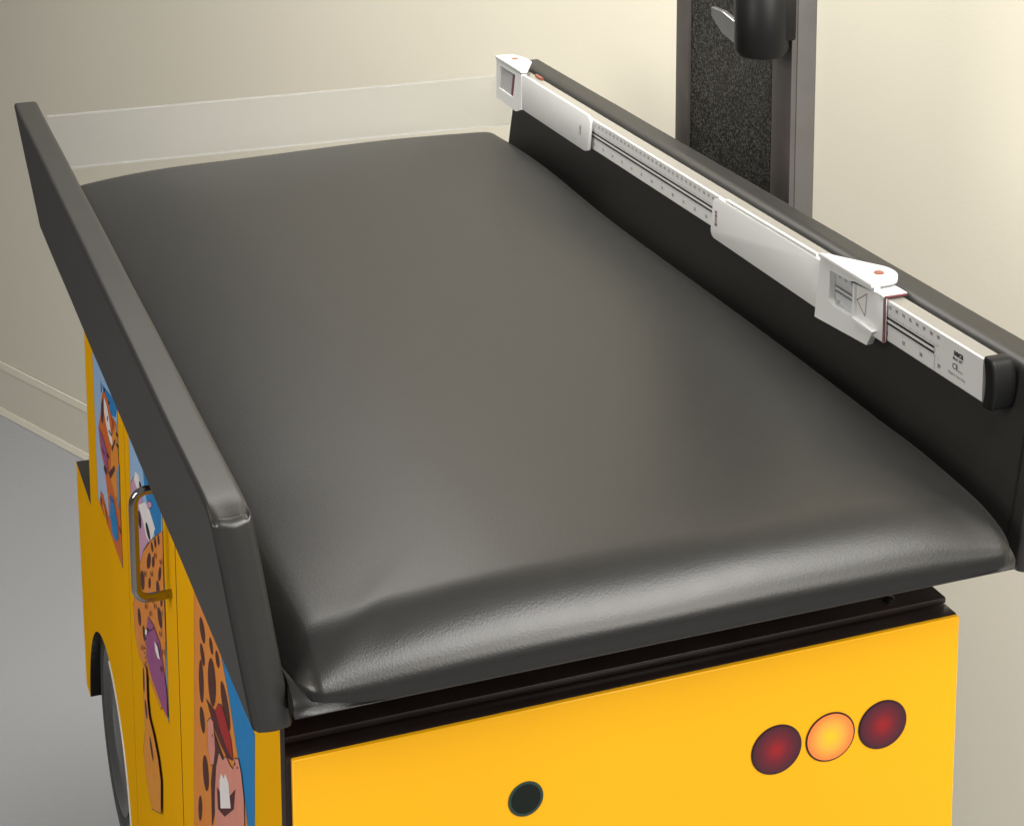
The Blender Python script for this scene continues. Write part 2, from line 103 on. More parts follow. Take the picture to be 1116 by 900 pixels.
  ('brown', [(0.245, 0.7391), (0.2458, 0.7312), (0.2482, 0.7238), (0.2519, 0.7183), (0.2562, 0.7159), (0.2601, 0.7171), (0.2629, 0.7216), (0.264, 0.7286), (0.2632, 0.7366), (0.2607, 0.7441), (0.2569, 0.7495), (0.2527, 0.7518), (0.2489, 0.7505), (0.2461, 0.746)]),
  ('brown', [(0.1993, 0.7636), (0.1998, 0.7551), (0.203, 0.7467), (0.2083, 0.74), (0.2147, 0.7364), (0.2209, 0.7365), (0.2257, 0.7404), (0.2281, 0.7474), (0.2276, 0.7561), (0.2243, 0.7646), (0.2188, 0.7712), (0.2124, 0.7747), (0.2063, 0.7744), (0.2016, 0.7704)]),
  ('brown', [(0.1569, 0.7694), (0.1529, 0.7635), (0.1517, 0.7575), (0.1535, 0.7527), (0.158, 0.75), (0.1643, 0.7499), (0.1711, 0.7525), (0.1772, 0.7573), (0.1813, 0.7633), (0.1825, 0.7694), (0.1806, 0.7742), (0.176, 0.7769), (0.1696, 0.7769), (0.1628, 0.7742)]),
  ('brown', [(0.246, 0.7083), (0.2451, 0.7041), (0.2461, 0.6997), (0.2488, 0.696), (0.2527, 0.6936), (0.257, 0.6932), (0.2609, 0.6947), (0.2635, 0.698), (0.2644, 0.7022), (0.2634, 0.7067), (0.2606, 0.7104), (0.2567, 0.7127), (0.2524, 0.7131), (0.2486, 0.7115)]),
  ('brown', [(0.2364, 0.6717), (0.2363, 0.6655), (0.2383, 0.6591), (0.242, 0.654), (0.2469, 0.6509), (0.2518, 0.6507), (0.2559, 0.6533), (0.2582, 0.6583), (0.2584, 0.6646), (0.2563, 0.671), (0.2525, 0.6762), (0.2476, 0.6791), (0.2427, 0.6792), (0.2387, 0.6766)]),
  ('brown', [(0.2663, 0.6253), (0.2677, 0.6198), (0.2704, 0.6145), (0.2737, 0.6104), (0.2771, 0.6082), (0.2798, 0.6086), (0.2814, 0.6113), (0.2814, 0.6159), (0.2799, 0.6214), (0.2772, 0.6267), (0.2739, 0.6308), (0.2705, 0.6329), (0.2678, 0.6325), (0.2663, 0.6298)]),
  ('maroon', [(0.2358, 0.7298), (0.1992, 0.7397), (0.1711, 0.7398), (0.1465, 0.735), (0.1668, 0.7257), (0.1862, 0.7234), (0.2102, 0.7231)]),
  ('red', [(0.203, 0.7396), (0.1909, 0.7513), (0.1811, 0.7561), (0.1707, 0.7551), (0.1503, 0.7477), (0.1449, 0.7366), (0.1629, 0.7335), (0.1848, 0.7339)]),
  ('brown', [(0.2137, 0.7208), (0.1919, 0.7193), (0.1736, 0.7189), (0.1889, 0.6944), (0.2044, 0.6708), (0.2283, 0.6342), (0.2266, 0.6716), (0.2131, 0.7013)]),
  ('pink', [(0.234, 0.7135), (0.2213, 0.7236), (0.2114, 0.7264), (0.2072, 0.7076), (0.2143, 0.692), (0.2249, 0.685), (0.2337, 0.692)]),
  ('pink', [(0.2043, 0.6958), (0.1927, 0.7133), (0.1802, 0.715), (0.1684, 0.7248), (0.1549, 0.7259), (0.1443, 0.7295), (0.1371, 0.7419), (0.1265, 0.7475), (0.1187, 0.7422), (0.112, 0.7276), (0.1126, 0.6971), (0.2158, 0.6312), (0.2125, 0.6694)]),
  ('maroon', [(0.2032, 0.6801), (0.1871, 0.6842), (0.1579, 0.7007), (0.1384, 0.7181), (0.1464, 0.6996), (0.1792, 0.6736), (0.2019, 0.6651)]),
  ('brown', [(0.1354, 0.7389), (0.1357, 0.7381), (0.1364, 0.7372), (0.1373, 0.7364), (0.1382, 0.7359), (0.1391, 0.7356), (0.1396, 0.7358), (0.1397, 0.7363), (0.1395, 0.7371), (0.1388, 0.7379), (0.1379, 0.7387), (0.1369, 0.7393), (0.1361, 0.7395), (0.1356, 0.7394)]),
  ('brown', [(0.1284, 0.7403), (0.1287, 0.7397), (0.1292, 0.739), (0.13, 0.7384), (0.1308, 0.7379), (0.1315, 0.7377), (0.132, 0.7378), (0.1321, 0.7382), (0.1319, 0.7388), (0.1313, 0.7395), (0.1305, 0.7401), (0.1297, 0.7406), (0.129, 0.7408), (0.1286, 0.7407)]),
  ('brown', [(0.2129, 0.7149), (0.2131, 0.7143), (0.2136, 0.7136), (0.2144, 0.713), (0.2151, 0.7126), (0.2158, 0.7124), (0.2162, 0.7125), (0.2163, 0.7129), (0.2161, 0.7135), (0.2156, 0.7142), (0.2148, 0.7148), (0.2141, 0.7153), (0.2134, 0.7154), (0.213, 0.7153)]),
  ('white', [(0.1929, 0.692), (0.1865, 0.7015), (0.1771, 0.7029), (0.1717, 0.7104), (0.1613, 0.7097), (0.1558, 0.6937), (0.1918, 0.6714)]),
 ],
}
WORLD = .42
LIGHTS = [
 ('key_softbox', (.95, -1.75, 1.75), (.42, .25, .75), .9, 23, (1.0, .96, .90), .9),
 ('overhead_softbox', (.75, -.75, 2.2), (.42, .02, .9), 1.0, 32, (1.0, .98, .95), .75),
 ('wall_fill', (.35, .45, 2.65), (.78, 1.25, .85), .9, 12, (1.0, .965, .875), .8, 74),  # added light that brightens the wall, not a fitting of the room
 ('rim_softbox', (.38, 1.40, 2.10), (.15, .3, .95), 1.1, 12, (1.0, .97, .93), .5),
 ('left_fill', (-1.6, -.4, 1.7), (0, .4, .7), .9, 23, (1.0, .94, .85), .9),  # added fill so the left side panel and rod come out brighter
 ('wall_wash', (.90, -.80, .95), (1.02, .60, .35), .4, .9, (1.0, .96, .86), .4, 62),  # added light to lift the lower right wall, no real lamp there
]
import bpy, bmesh, math, random
from mathutils import Vector, Matrix
random.seed(7)
SC = bpy.context.scene
COL = SC.collection
R = math.radians

# ------------------------------------------------------------------ helpers
def tag(o, label=None, cat=None, group=None, kind=None):
    if label: o['label'] = label
    if cat: o['category'] = cat
    if group: o['group'] = group
    if kind: o['kind'] = kind
    return o

def empty(name, loc, label, cat):
    o = bpy.data.objects.new(name, None); COL.objects.link(o)
    o.location = loc; o.empty_display_size = .05
    return tag(o, label, cat)

def link(name, me, mats, parent=None, smooth=None):
    o = bpy.data.objects.new(name, me); COL.objects.link(o)
    for m in (mats if isinstance(mats, (list, tuple)) else [mats]):
        me.materials.append(m)
    if parent is not None:
        o.parent = parent
        w = Vector((0, 0, 0)); p = parent
        while p is not None:
            w += p.location; p = p.parent
        o.location = -w                      # meshes are written in world coordinates
    if smooth is not None:
        for p in me.polygons: p.use_smooth = True
        if smooth < 179:
            me.set_sharp_from_angle(angle=R(smooth))
    return o

def from_bm(name, bm, mats, parent=None, smooth=None):
    me = bpy.data.meshes.new(name); bm.normal_update(); bm.to_mesh(me); bm.free()
    return link(name, me, mats, parent, smooth)

def recentre(o, c):
    """move a mesh's origin to c (world) without moving the mesh"""
    c = Vector(c)
    w = Vector((0, 0, 0)); p = o.parent
    while p is not None:
        w += p.location; p = p.parent
    for v in o.data.vertices: v.co -= c
    o.location = c - w
    return o

def add_box(bm, lo, hi, mat=0, bevel=0.0, seg=2):
    g = bmesh.ops.create_cube(bm, size=1)
    vs = g['verts']
    for v in vs:
        v.co = Vector(((lo[i] + hi[i]) / 2 + v.co[i] * (hi[i] - lo[i]) for i in range(3)))
    fs = set(f for v in vs for f in v.link_faces)
    for f in fs: f.material_index = mat
    if bevel > 0:
        es = list(set(e for v in vs for e in v.link_edges))
        r = bmesh.ops.bevel(bm, geom=es, offset=bevel, segments=seg, profile=.5, affect='EDGES')
        for f in r['faces']: f.material_index = mat
    return vs

def box(name, lo, hi, mat, parent=None, bevel=0.0, seg=2):
    bm = bmesh.new(); add_box(bm, lo, hi, 0, bevel, seg)
    return from_bm(name, bm, mat, parent, 40 if bevel else None)

def add_prism(bm, pts, axis, a, b, mat=0, side=None, bevel=0.0, seg=2):
    """polygon pts (the two other axes, in order) extruded along axis from a to b"""
    def co(p, h):
        c = [0, 0, 0]; k = 0
        for i in range(3):
            if i == axis: c[i] = h
            else: c[i] = p[k]; k += 1
        return Vector(c)
    va = [bm.verts.new(co(p, a)) for p in pts]
    vb = [bm.verts.new(co(p, b)) for p in pts]
    fs = []
    f1 = bm.faces.new(va); f2 = bm.faces.new(vb[::-1]); f1.material_index = f2.material_index = mat
    fs += [f1, f2]
    n = len(pts)
    for i in range(n):
        f = bm.faces.new((va[i], vb[i], vb[(i + 1) % n], va[(i + 1) % n]))
        f.material_index = mat if side is None else side
        fs.append(f)
    bmesh.ops.recalc_face_normals(bm, faces=fs)
    if bevel > 0:
        es = list(set(e for f in fs for e in f.edges))
        bmesh.ops.bevel(bm, geom=es, offset=bevel, segments=seg, profile=.5, affect='EDGES', clamp_overlap=True)
    return fs

def add_frame_prism(bm, outer, inner, axis, a, b, mat=0):
    """plate with one opening: outer and inner polygons have the same vertex count"""
    def co(p, h):
        c = [0, 0, 0]; k = 0
        for i in range(3):
            if i == axis: c[i] = h
            else: c[i] = p[k]; k += 1
        return Vector(c)
    n = len(outer); L = {}
    for key, ring in (('o', outer), ('i', inner)):
        for h, hv in (('a', a), ('b', b)):
            L[key + h] = [bm.verts.new(co(p, hv)) for p in ring]
    fs = []
    for i in range(n):
        j = (i + 1) % n
        fs.append(bm.faces.new((L['oa'][i], L['oa'][j], L['ia'][j], L['ia'][i])))
        fs.append(bm.faces.new((L['ob'][i], L['ib'][i], L['ib'][j], L['ob'][j])))
        fs.append(bm.faces.new((L['oa'][i], L['ob'][i], L['ob'][j], L['oa'][j])))
        fs.append(bm.faces.new((L['ia'][i], L['ia'][j], L['ib'][j], L['ib'][i])))
    for f in fs: f.material_index = mat
    bmesh.ops.recalc_face_normals(bm, faces=fs)
    return fs

def add_tube(bm, pts, r, n=12, mat=0, caps=True):
    pts = [Vector(p) for p in pts]
    rings = []
    up = None
    for i, p in enumerate(pts):
        t = (pts[min(i + 1, len(pts) - 1)] - pts[max(i - 1, 0)]).normalized()
        if up is None:
            up = t.orthogonal().normalized()
        up = (up - t * up.dot(t)).normalized()
        s = t.cross(up)
        rings.append([bm.verts.new(p + (up * math.cos(2 * math.pi * k / n) + s * math.sin(2 * math.pi * k / n)) * r) for k in range(n)])
    for a, b in zip(rings, rings[1:]):
        for k in range(n):
            bm.faces.new((a[k], a[(k + 1) % n], b[(k + 1) % n], b[k])).material_index = mat
    if caps:
        bm.faces.new(rings[0][::-1]).material_index = mat
        bm.faces.new(rings[-1]).material_index = mat

def add_lathe(bm, prof, centre, axis=0, n=48, mat=0):
    """prof: (distance along axis, radius) list; axis 0=X 1=Y 2=Z"""
    rings = []
    for h, r in prof:
        ring = []
        for k in range(n):
            a = 2 * math.pi * k / n
            c = [0, 0, 0]
            c[axis] = h; c[(axis + 1) % 3] = r * math.cos(a); c[(axis + 2) % 3] = r * math.sin(a)
            ring.append(bm.verts.new(Vector(centre) + Vector(c)))
        rings.append(ring)
    fs = []
    for a, b in zip(rings, rings[1:]):
        for k in range(n):
            fs.append(bm.faces.new((a[k], a[(k + 1) % n], b[(k + 1) % n], b[k])))
    fs.append(bm.faces.new(rings[0][::-1])); fs.append(bm.faces.new(rings[-1]))
    for f in fs: f.material_index = mat
    bmesh.ops.recalc_face_normals(bm, faces=fs)

def smooth01(x, a, b):
    t = max(0, min(1, (x - a) / (b - a))); return t * t * (3 - 2 * t)

def cushion(lo, hi, rlo, rhi, n, warp=None):
    """rounded box with its own radius on each side; n = divisions per axis, denser near the edges"""
    bm = bmesh.new()
    def samples(i):
        m = n[i]; L = hi[i] - lo[i]; out = []
        a, b = rlo[i], rhi[i]; k = max(4, m // 4)
        for j in range(k): out.append(lo[i] + a * (1 - math.cos(math.pi / 2 * j / k)))
        for j in range(m + 1): out.append(lo[i] + a + (L - a - b) * j / m)
        for j in range(1, k + 1): out.append(hi[i] - b + b * math.sin(math.pi / 2 * j / k))
        return out
    S = [samples(i) for i in range(3)]
    cache = {}
    def vert(p):
        q = tuple(round(c, 7) for c in p)
        if q in cache: return cache[q]
        c = [0, 0, 0]; d = [0, 0, 0]
        for i in range(3):
            a, b = lo[i] + rlo[i], hi[i] - rhi[i]
            c[i] = min(max(p[i], a), b)
            d[i] = (p[i] - a) / rlo[i] if p[i] < a else ((p[i] - b) / rhi[i] if p[i] > b else 0)
        l = math.sqrt(sum(x * x for x in d))
        w = [0, 0, 0]
        for i in range(3):
            w[i] = c[i]
            if l > 1e-9:
                w[i] += d[i] / l * (rlo[i] if d[i] < 0 else rhi[i])
        v = Vector(w)
        if warp: v = warp(v, p)
        cache[q] = bm.verts.new(v); return cache[q]
    for ax in range(3):
        u, v = [i for i in range(3) if i != ax]
        for side in (0, 1):
            h = (lo, hi)[side][ax]
            for i in range(len(S[u]) - 1):
                for j in range(len(S[v]) - 1):
                    qs = []
                    for a, b in ((i, j), (i + 1, j), (i + 1, j + 1), (i, j + 1)):
                        p = [0, 0, 0]; p[ax] = h; p[u] = S[u][a]; p[v] = S[v][b]
                        qs.append(vert(p))
                    if len(set(qs)) == 4:
                        try: bm.faces.new(qs)
                        except ValueError: pass
    bmesh.ops.recalc_face_normals(bm, faces=bm.faces[:])
    return bm

_font_cache = {}
def text_mesh(s, size, bold=0.0):
    key = (s, size, bold)
    if key not in _font_cache:
        cu = bpy.data.curves.new('lettering', 'FONT'); cu.body = s; cu.size = size
        cu.align_x = 'CENTER'; cu.align_y = 'CENTER'; cu.offset = bold; cu.resolution_u = 3
        o = bpy.data.objects.new('lettering', cu); COL.objects.link(o)
        bpy.context.view_layer.update()
        me = bpy.data.meshes.new_from_object(o.evaluated_get(bpy.context.evaluated_depsgraph_get()))
        _font_cache[key] = ([v.co.copy() for v in me.vertices], [list(p.vertices) for p in me.polygons])
        bpy.data.objects.remove(o); bpy.data.curves.remove(cu); bpy.data.meshes.remove(me)
    return _font_cache[key]

def add_text(bm, s, size, at, right, up, mat, bold=0.0, sx=1.0):
    vs, fs = text_mesh(s, size, bold)
    at, right, up = Vector(at), Vector(right), Vector(up)
    nv = [bm.verts.new(at + right * v.x * sx + up * v.y) for v in vs]
    out = right.cross(up)
    for f in fs:
        try:
            fc = bm.faces.new([nv[i] for i in f]); fc.material_index = mat
            fc.normal_update()
            if fc.normal.dot(out) < 0: fc.normal_flip()
        except ValueError: pass

# ------------------------------------------------------------------ materials
def new_mat(name):
    m = bpy.data.materials.new(name); m.use_nodes = True
    nt = m.node_tree; b = nt.nodes['Principled BSDF']
    return m, nt, b

def N(nt, t, **kw):
    n = nt.nodes.new(t)
    for k, v in kw.items():
        if k.startswith('i_'):
            key = k[2:].replace('_', ' ')
            n.inputs[key].default_value = v
        else: setattr(n, k, v)
    return n

def plain(name, col, rough=.5, metal=0.0, spec=.5, coat=0.0, var=.04, scale=30, bump=0.0, bscale=400):
    m, nt, b = new_mat(name)
    b.inputs['Roughness'].default_value = rough; b.inputs['Metallic'].default_value = metal
    b.inputs['Specular IOR Level'].default_value = spec
    b.inputs['Coat Weight'].default_value = coat; b.inputs['Coat Roughness'].default_value = .15
    tc = N(nt, 'ShaderNodeTexCoord')
    nz = N(nt, 'ShaderNodeTexNoise', i_Scale=scale, i_Detail=4.0)
    nt.links.new(tc.outputs['Object'], nz.inputs['Vector'])
    r = N(nt, 'ShaderNodeValToRGB')
    r.color_ramp.elements[0].position = .3; r.color_ramp.elements[1].position = .7
    r.color_ramp.elements[0].color = tuple(c * (1 - var) for c in col) + (1,)
    r.color_ramp.elements[1].color = tuple(min(1, c * (1 + var)) for c in col) + (1,)
    nt.links.new(nz.outputs['Fac'], r.inputs['Fac']); nt.links.new(r.outputs['Color'], b.inputs['Base Color'])
    if bump:
        nb = N(nt, 'ShaderNodeTexNoise', i_Scale=bscale, i_Detail=3.0)
        nt.links.new(tc.outputs['Object'], nb.inputs['Vector'])
        bp_ = N(nt, 'ShaderNodeBump', i_Strength=bump, i_Distance=.001)
        nt.links.new(nb.outputs['Fac'], bp_.inputs['Height']); nt.links.new(bp_.outputs['Normal'], b.inputs['Normal'])
    return m

def leather(name, col, rough, soft=.5, grain=.25, f0=.045, graze=.16):
    m, nt, b = new_mat(name)
    tc = N(nt, 'ShaderNodeTexCoord')
    vor = N(nt, 'ShaderNodeTexVoronoi', i_Scale=620.0)
    fine = N(nt, 'ShaderNodeTexNoise', i_Scale=900.0, i_Detail=2.0)
    soft_n = N(nt, 'ShaderNodeTexNoise', i_Scale=9.0, i_Detail=3.0)
    rn = N(nt, 'ShaderNodeTexNoise', i_Scale=55.0, i_Detail=5.0)
    for n in (vor, fine, soft_n, rn): nt.links.new(tc.outputs['Object'], n.inputs['Vector'])
    mx = N(nt, 'ShaderNodeMath', operation='ADD'); nt.links.new(vor.outputs['Distance'], mx.inputs[0]); nt.links.new(fine.outputs['Fac'], mx.inputs[1])
    b1 = N(nt, 'ShaderNodeBump', i_Strength=grain, i_Distance=.0006)
    nt.links.new(mx.outputs[0], b1.inputs['Height'])
    b2 = N(nt, 'ShaderNodeBump', i_Strength=soft, i_Distance=.004)
    nt.links.new(soft_n.outputs['Fac'], b2.inputs['Height']); nt.links.new(b1.outputs['Normal'], b2.inputs['Normal'])
    nt.links.new(b2.outputs['Normal'], b.inputs['Normal'])
    mr = N(nt, 'ShaderNodeMapRange'); mr.inputs['To Min'].default_value = rough - .02; mr.inputs['To Max'].default_value = rough + .03
    nt.links.new(rn.outputs['Fac'], mr.inputs['Value']); nt.links.new(mr.outputs['Result'], b.inputs['Roughness'])
    r = N(nt, 'ShaderNodeValToRGB')
    r.color_ramp.elements[0].color = tuple(c * .95 for c in col) + (1,); r.color_ramp.elements[1].color = tuple(c * 1.05 for c in col) + (1,)
    nt.links.new(rn.outputs['Fac'], r.inputs['Fac']); nt.links.new(r.outputs['Color'], b.inputs['Base Color'])
    # dull vinyl: diffuse body under a weak broad sheen that grows only gently towards grazing angles
    b.inputs['Specular IOR Level'].default_value = 0.0
    gl = N(nt, 'ShaderNodeBsdfGlossy'); gl.inputs['Color'].default_value = (1, .99, .975, 1)
    nt.links.new(mr.outputs['Result'], gl.inputs['Roughness']); nt.links.new(b2.outputs['Normal'], gl.inputs['Normal'])
    lw = N(nt, 'ShaderNodeLayerWeight'); lw.inputs['Blend'].default_value = .5
    nt.links.new(b2.outputs['Normal'], lw.inputs['Normal'])
    pw = N(nt, 'ShaderNodeMath', operation='POWER'); pw.inputs[1].default_value = 3.0
    nt.links.new(lw.outputs['Facing'], pw.inputs[0])
    sc = N(nt, 'ShaderNodeMath', operation='MULTIPLY_ADD'); sc.inputs[1].default_value = graze; sc.inputs[2].default_value = f0
    nt.links.new(pw.outputs[0], sc.inputs[0])
    mx2 = N(nt, 'ShaderNodeMixShader'); nt.links.new(sc.outputs[0], mx2.inputs[0])
    nt.links.new(b.outputs[0], mx2.inputs[1]); nt.links.new(gl.outputs[0], mx2.inputs[2])
    nt.links.new(mx2.outputs[0], nt.nodes['Material Output'].inputs['Surface'])
    return m

def speckle(name):
    m, nt, b = new_mat(name)
    tc = N(nt, 'ShaderNodeTexCoord')
    n1 = N(nt, 'ShaderNodeTexVoronoi', i_Scale=620.0)
    sep = N(nt, 'ShaderNodeSeparateColor')
    nt.links.new(tc.outputs['Object'], n1.inputs['Vector']); nt.links.new(n1.outputs['Color'], sep.inputs[0])
    r = N(nt, 'ShaderNodeValToRGB'); e = r.color_ramp.elements
    e[0].position = .55; e[0].color = (.007, .0068, .006, 1); e[1].position = 1.0; e[1].color = (.11, .107, .095, 1)
    nt.links.new(sep.outputs[0], r.inputs['Fac']); nt.links.new(r.outputs['Color'], b.inputs['Base Color'])
    bp_ = N(nt, 'ShaderNodeBump', i_Strength=.3, i_Distance=.0008)
    nt.links.new(sep.outputs[1], bp_.inputs['Height']); nt.links.new(bp_.outputs['Normal'], b.inputs['Normal'])
    b.inputs['Roughness'].default_value = .55
    return m

def radial(name, inner, mid, outer, r):
    m, nt, b = new_mat(name)
    tc = N(nt, 'ShaderNodeTexCoord')
    ln = N(nt, 'ShaderNodeVectorMath', operation='LENGTH')
    nt.links.new(tc.outputs['Object'], ln.inputs[0])
    mr = N(nt, 'ShaderNodeMapRange'); mr.inputs['From Max'].default_value = r
    nt.links.new(ln.outputs['Value'], mr.inputs['Value'])
    cr = N(nt, 'ShaderNodeValToRGB'); e = cr.color_ramp.elements
    e[0].color = inner + (1,); e[1].color = outer + (1,); e[1].position = .9
    x = e.new(.5); x.color = mid + (1,)
    nt.links.new(mr.outputs['Result'], cr.inputs['Fac']); nt.links.new(cr.outputs['Color'], b.inputs['Base Color'])
    b.inputs['Roughness'].default_value = .35
    return m

def wall_mat(name, col, var):
    m = plain(name, col, rough=.75, spec=.25, var=var, scale=1.3, bump=.12, bscale=260)
    return m

def acrylic(name, fac, col, rough):
    m = bpy.data.materials.new(name); m.use_nodes = True; nt = m.node_tree
    for n in list(nt.nodes): nt.nodes.remove(n)
    out = N(nt, 'ShaderNodeOutputMaterial')
    tr = N(nt, 'ShaderNodeBsdfTransparent'); tr.inputs['Color'].default_value = (.97, .98, .99, 1)
    df = N(nt, 'ShaderNodeBsdfDiffuse'); df.inputs['Color'].default_value = col + (1,)
    gl = N(nt, 'ShaderNodeBsdfGlossy'); gl.inputs['Roughness'].default_value = rough
    tc = N(nt, 'ShaderNodeTexCoord'); nz = N(nt, 'ShaderNodeTexNoise', i_Scale=3.0)
    nt.links.new(tc.outputs['Object'], nz.inputs['Vector'])
    mr = N(nt, 'ShaderNodeMapRange'); mr.inputs['To Min'].default_value = fac * .8; mr.inputs['To Max'].default_value = fac * 1.2
    nt.links.new(nz.outputs['Fac'], mr.inputs['Value'])
    m1 = N(nt, 'ShaderNodeMixShader'); nt.links.new(mr.outputs['Result'], m1.inputs[0])
    nt.links.new(tr.outputs[0], m1.inputs[1]); nt.links.new(df.outputs[0], m1.inputs[2])
    lw = N(nt, 'ShaderNodeLayerWeight'); lw.inputs['Blend'].default_value = .5
    pw = N(nt, 'ShaderNodeMath', operation='POWER'); pw.inputs[1].default_value = 4.0; nt.links.new(lw.outputs['Facing'], pw.inputs[0])
    sc = N(nt, 'ShaderNodeMath', operation='MULTIPLY_ADD'); sc.inputs[1].default_value = .22; sc.inputs[2].default_value = .03
    nt.links.new(pw.outputs[0], sc.inputs[0])
    m2 = N(nt, 'ShaderNodeMixShader'); nt.links.new(sc.outputs[0], m2.inputs[0])
    nt.links.new(m1.outputs[0], m2.inputs[1]); nt.links.new(gl.outputs[0], m2.inputs[2])
    nt.links.new(m2.outputs[0], out.inputs['Surface'])
    return m

M = {}
M['leather'] = leather('charcoal_vinyl', (.0145, .0142, .0135), .34, soft=.012, grain=.075, f0=.042, graze=.19)
M['leather_side'] = leather('charcoal_vinyl_bolster', (.023, .0222, .0205), .37, soft=.05, grain=.06, f0=.055, graze=.11)
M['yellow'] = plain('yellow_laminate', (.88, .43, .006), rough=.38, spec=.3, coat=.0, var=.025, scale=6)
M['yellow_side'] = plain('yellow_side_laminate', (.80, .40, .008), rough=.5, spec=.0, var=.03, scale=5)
M['brown'] = plain('dark_brown_board', (.020, .0135, .012), rough=.30, var=.15, scale=40, bump=.06)
M['black_gloss'] = plain('black_gloss', (.012, .011, .010), rough=.25, spec=.4, var=.1)
M['tyre'] = plain('black_tyre', (.010, .010, .010), rough=.4, spec=.2, var=.2)
M['rim'] = plain('wheel_rim', (.035, .035, .035), rough=.35, metal=.0)
M['bright_line'] = plain('pale_line', (.70, .68, .60), rough=.25)
M['chrome'] = plain('chrome', (.33, .31, .29), rough=.10, metal=1.0, var=.01)
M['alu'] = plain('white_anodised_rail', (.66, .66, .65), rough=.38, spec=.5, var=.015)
M['alu_top'] = plain('rail_top_dimmed', (.27, .255, .225), rough=.45, metal=.0, spec=.3, var=.02)  # top face darkened in the colour to offset the overhead light
M['white_plastic'] = plain('white_plastic', (.70, .71, .70), rough=.38, var=.01)
M['cap'] = plain('black_plastic', (.008, .008, .008), rough=.45, spec=.25, var=.1)
M['print_black'] = plain('black_print', (.02, .02, .02), rough=.5, var=.02)
M['print_grey'] = plain('grey_print', (.16, .16, .16), rough=.5, var=.02)
M['print_red'] = plain('red_print', (.15, .035, .042), rough=.5, var=.02)
M['button'] = plain('red_button', (.27, .085, .055), rough=.4, var=.05)
M['clear'] = acrylic('clear_plastic', .10, (.8, .8, .8), .1)
M['frosted'] = acrylic('frosted_plastic', .75, (.55, .55, .55), .2)
M['guard'] = acrylic('clear_acrylic', .05, (.80, .79, .80), .12)
M['guard_edge'] = acrylic('acrylic_edge', .11, (.66, .65, .66), .15)
M['post'] = plain('grey_post_paint', (.085, .081, .075), rough=.45, var=.06, bump=.15, bscale=300)
M['post_strip'] = plain('brown_grey_strip', (.075, .066, .062), rough=.45, var=.08, bump=.15, bscale=300)
M['speckle'] = speckle('speckled_black_panel')
M['wall'] = wall_mat('cream_wall_paint', (.69, .65, .545), .025)
M['skirting'] = wall_mat('cream_skirting', (.68, .64, .54), .02)
M['skirt_edge'] = wall_mat('pale_skirting_lip', (.69, .65, .545), .02)
M['floor'] = plain('grey_vinyl_floor', (.335, .345, .372), rough=.45, var=.02, scale=160, bump=.03)
M['steel'] = plain('brushed_steel', (.55, .55, .54), rough=.3, metal=.9)
INK = {'sky': (.30, .48, .72), 'deepblue': (.012, .20, .50), 'orange': (.62, .13, .012), 'amber': (.75, .26, .02),
       'white': (.80, .76, .76), 'brown': (.075, .022, .015), 'black': (.012, .012, .012), 'purple': (.30, .075, .22),
       'steel': (.16, .28, .42), 'mauve': (.55, .30, .46), 'giraffe': (.70, .24, .035), 'giraffe2': (.72, .27, .02),
       'maroon': (.09, .016, .015), 'red': (.36, .018, .018), 'pink': (.66, .26, .20), 'line': (.05, .04, .03)}
INKM = {k: plain('ink_' + k, v, rough=.45, spec=.04, var=.04, scale=60) for k, v in INK.items()}
INKM['sky'] = None
def sky_ink():
    m, nt, b = new_mat('ink_sky')
    tc = N(nt, 'ShaderNodeTexCoord'); sp = N(nt, 'ShaderNodeSeparateXYZ'); nt.links.new(tc.outputs['Object'], sp.inputs[0])
    mr = N(nt, 'ShaderNodeMapRange'); mr.inputs['From Min'].default_value = .62; mr.inputs['From Max'].default_value = .80
    nt.links.new(sp.outputs['Z'], mr.inputs['Value'])
    r = N(nt, 'ShaderNodeValToRGB'); r.color_ramp.elements[0].color = (.46, .52, .66, 1); r.color_ramp.elements[1].color = (.27, .47, .75, 1)
    nt.links.new(mr.outputs['Result'], r.inputs['Fac']); nt.links.new(r.outputs['Color'], b.inputs['Base Color'])
    b.inputs['Roughness'].default_value = .45; b.inputs['Specular IOR Level'].default_value = .2
    return m
INKM['sky'] = sky_ink()

# ------------------------------------------------------------------ setting
def floor():
    bm = bmesh.new()
    vs = [bm.verts.new(p) for p in ((-6, -5, 0), (6, -5, 0), (6, 8, 0), (-6, 8, 0))]
    bm.faces.new(vs)
    return tag(from_bm('floor', bm, M['floor']), 'grey vinyl floor seen at the far left below the skirting', kind='structure')
floor()

WP = Vector((.059, 2.598, 0)); WD = Vector((.418, -.9085, 0)).normalized(); WN = Vector((-.9085, -.418, 0)).normalized()
def wall_strip(bm, prof, s0, s1):
    """prof: (offset out of the wall, height) polygon swept along the wall"""
    a = [bm.verts.new(WP + WD * s0 + WN * o + Vector((0, 0, z))) for o, z in prof]
    b = [bm.verts.new(WP + WD * s1 + WN * o + Vector((0, 0, z))) for o, z in prof]
    n = len(prof)
    fs = [bm.faces.new(a[::-1]), bm.faces.new(b)]
    for i in range(n): fs.append(bm.faces.new((a[i], a[(i + 1) % n], b[(i + 1) % n], b[i])))
    bmesh.ops.recalc_face_normals(bm, faces=fs)
bm = bmesh.new(); wall_strip(bm, [(-.1, 0), (0, 0), (0, 2.9), (-.1, 2.9)], -3.5, 4.6)
tag(from_bm('wall', bm, M['wall']), 'plain cream painted wall behind the changing table', kind='structure')
bm = bmesh.new(); wall_strip(bm, [(.001, .0125), (.0040, .0125), (.0040, .0915), (.001, .0915)], -3.5, 4.6)
sk = tag(from_bm('skirting_board', bm, M['skirting']), 'cream skirting board along the foot of the wall', kind='structure')
bm = bmesh.new(); wall_strip(bm, [(.001, .001), (.0095, .001), (.0060, .0123), (.001, .0123)], -3.5, 4.6)
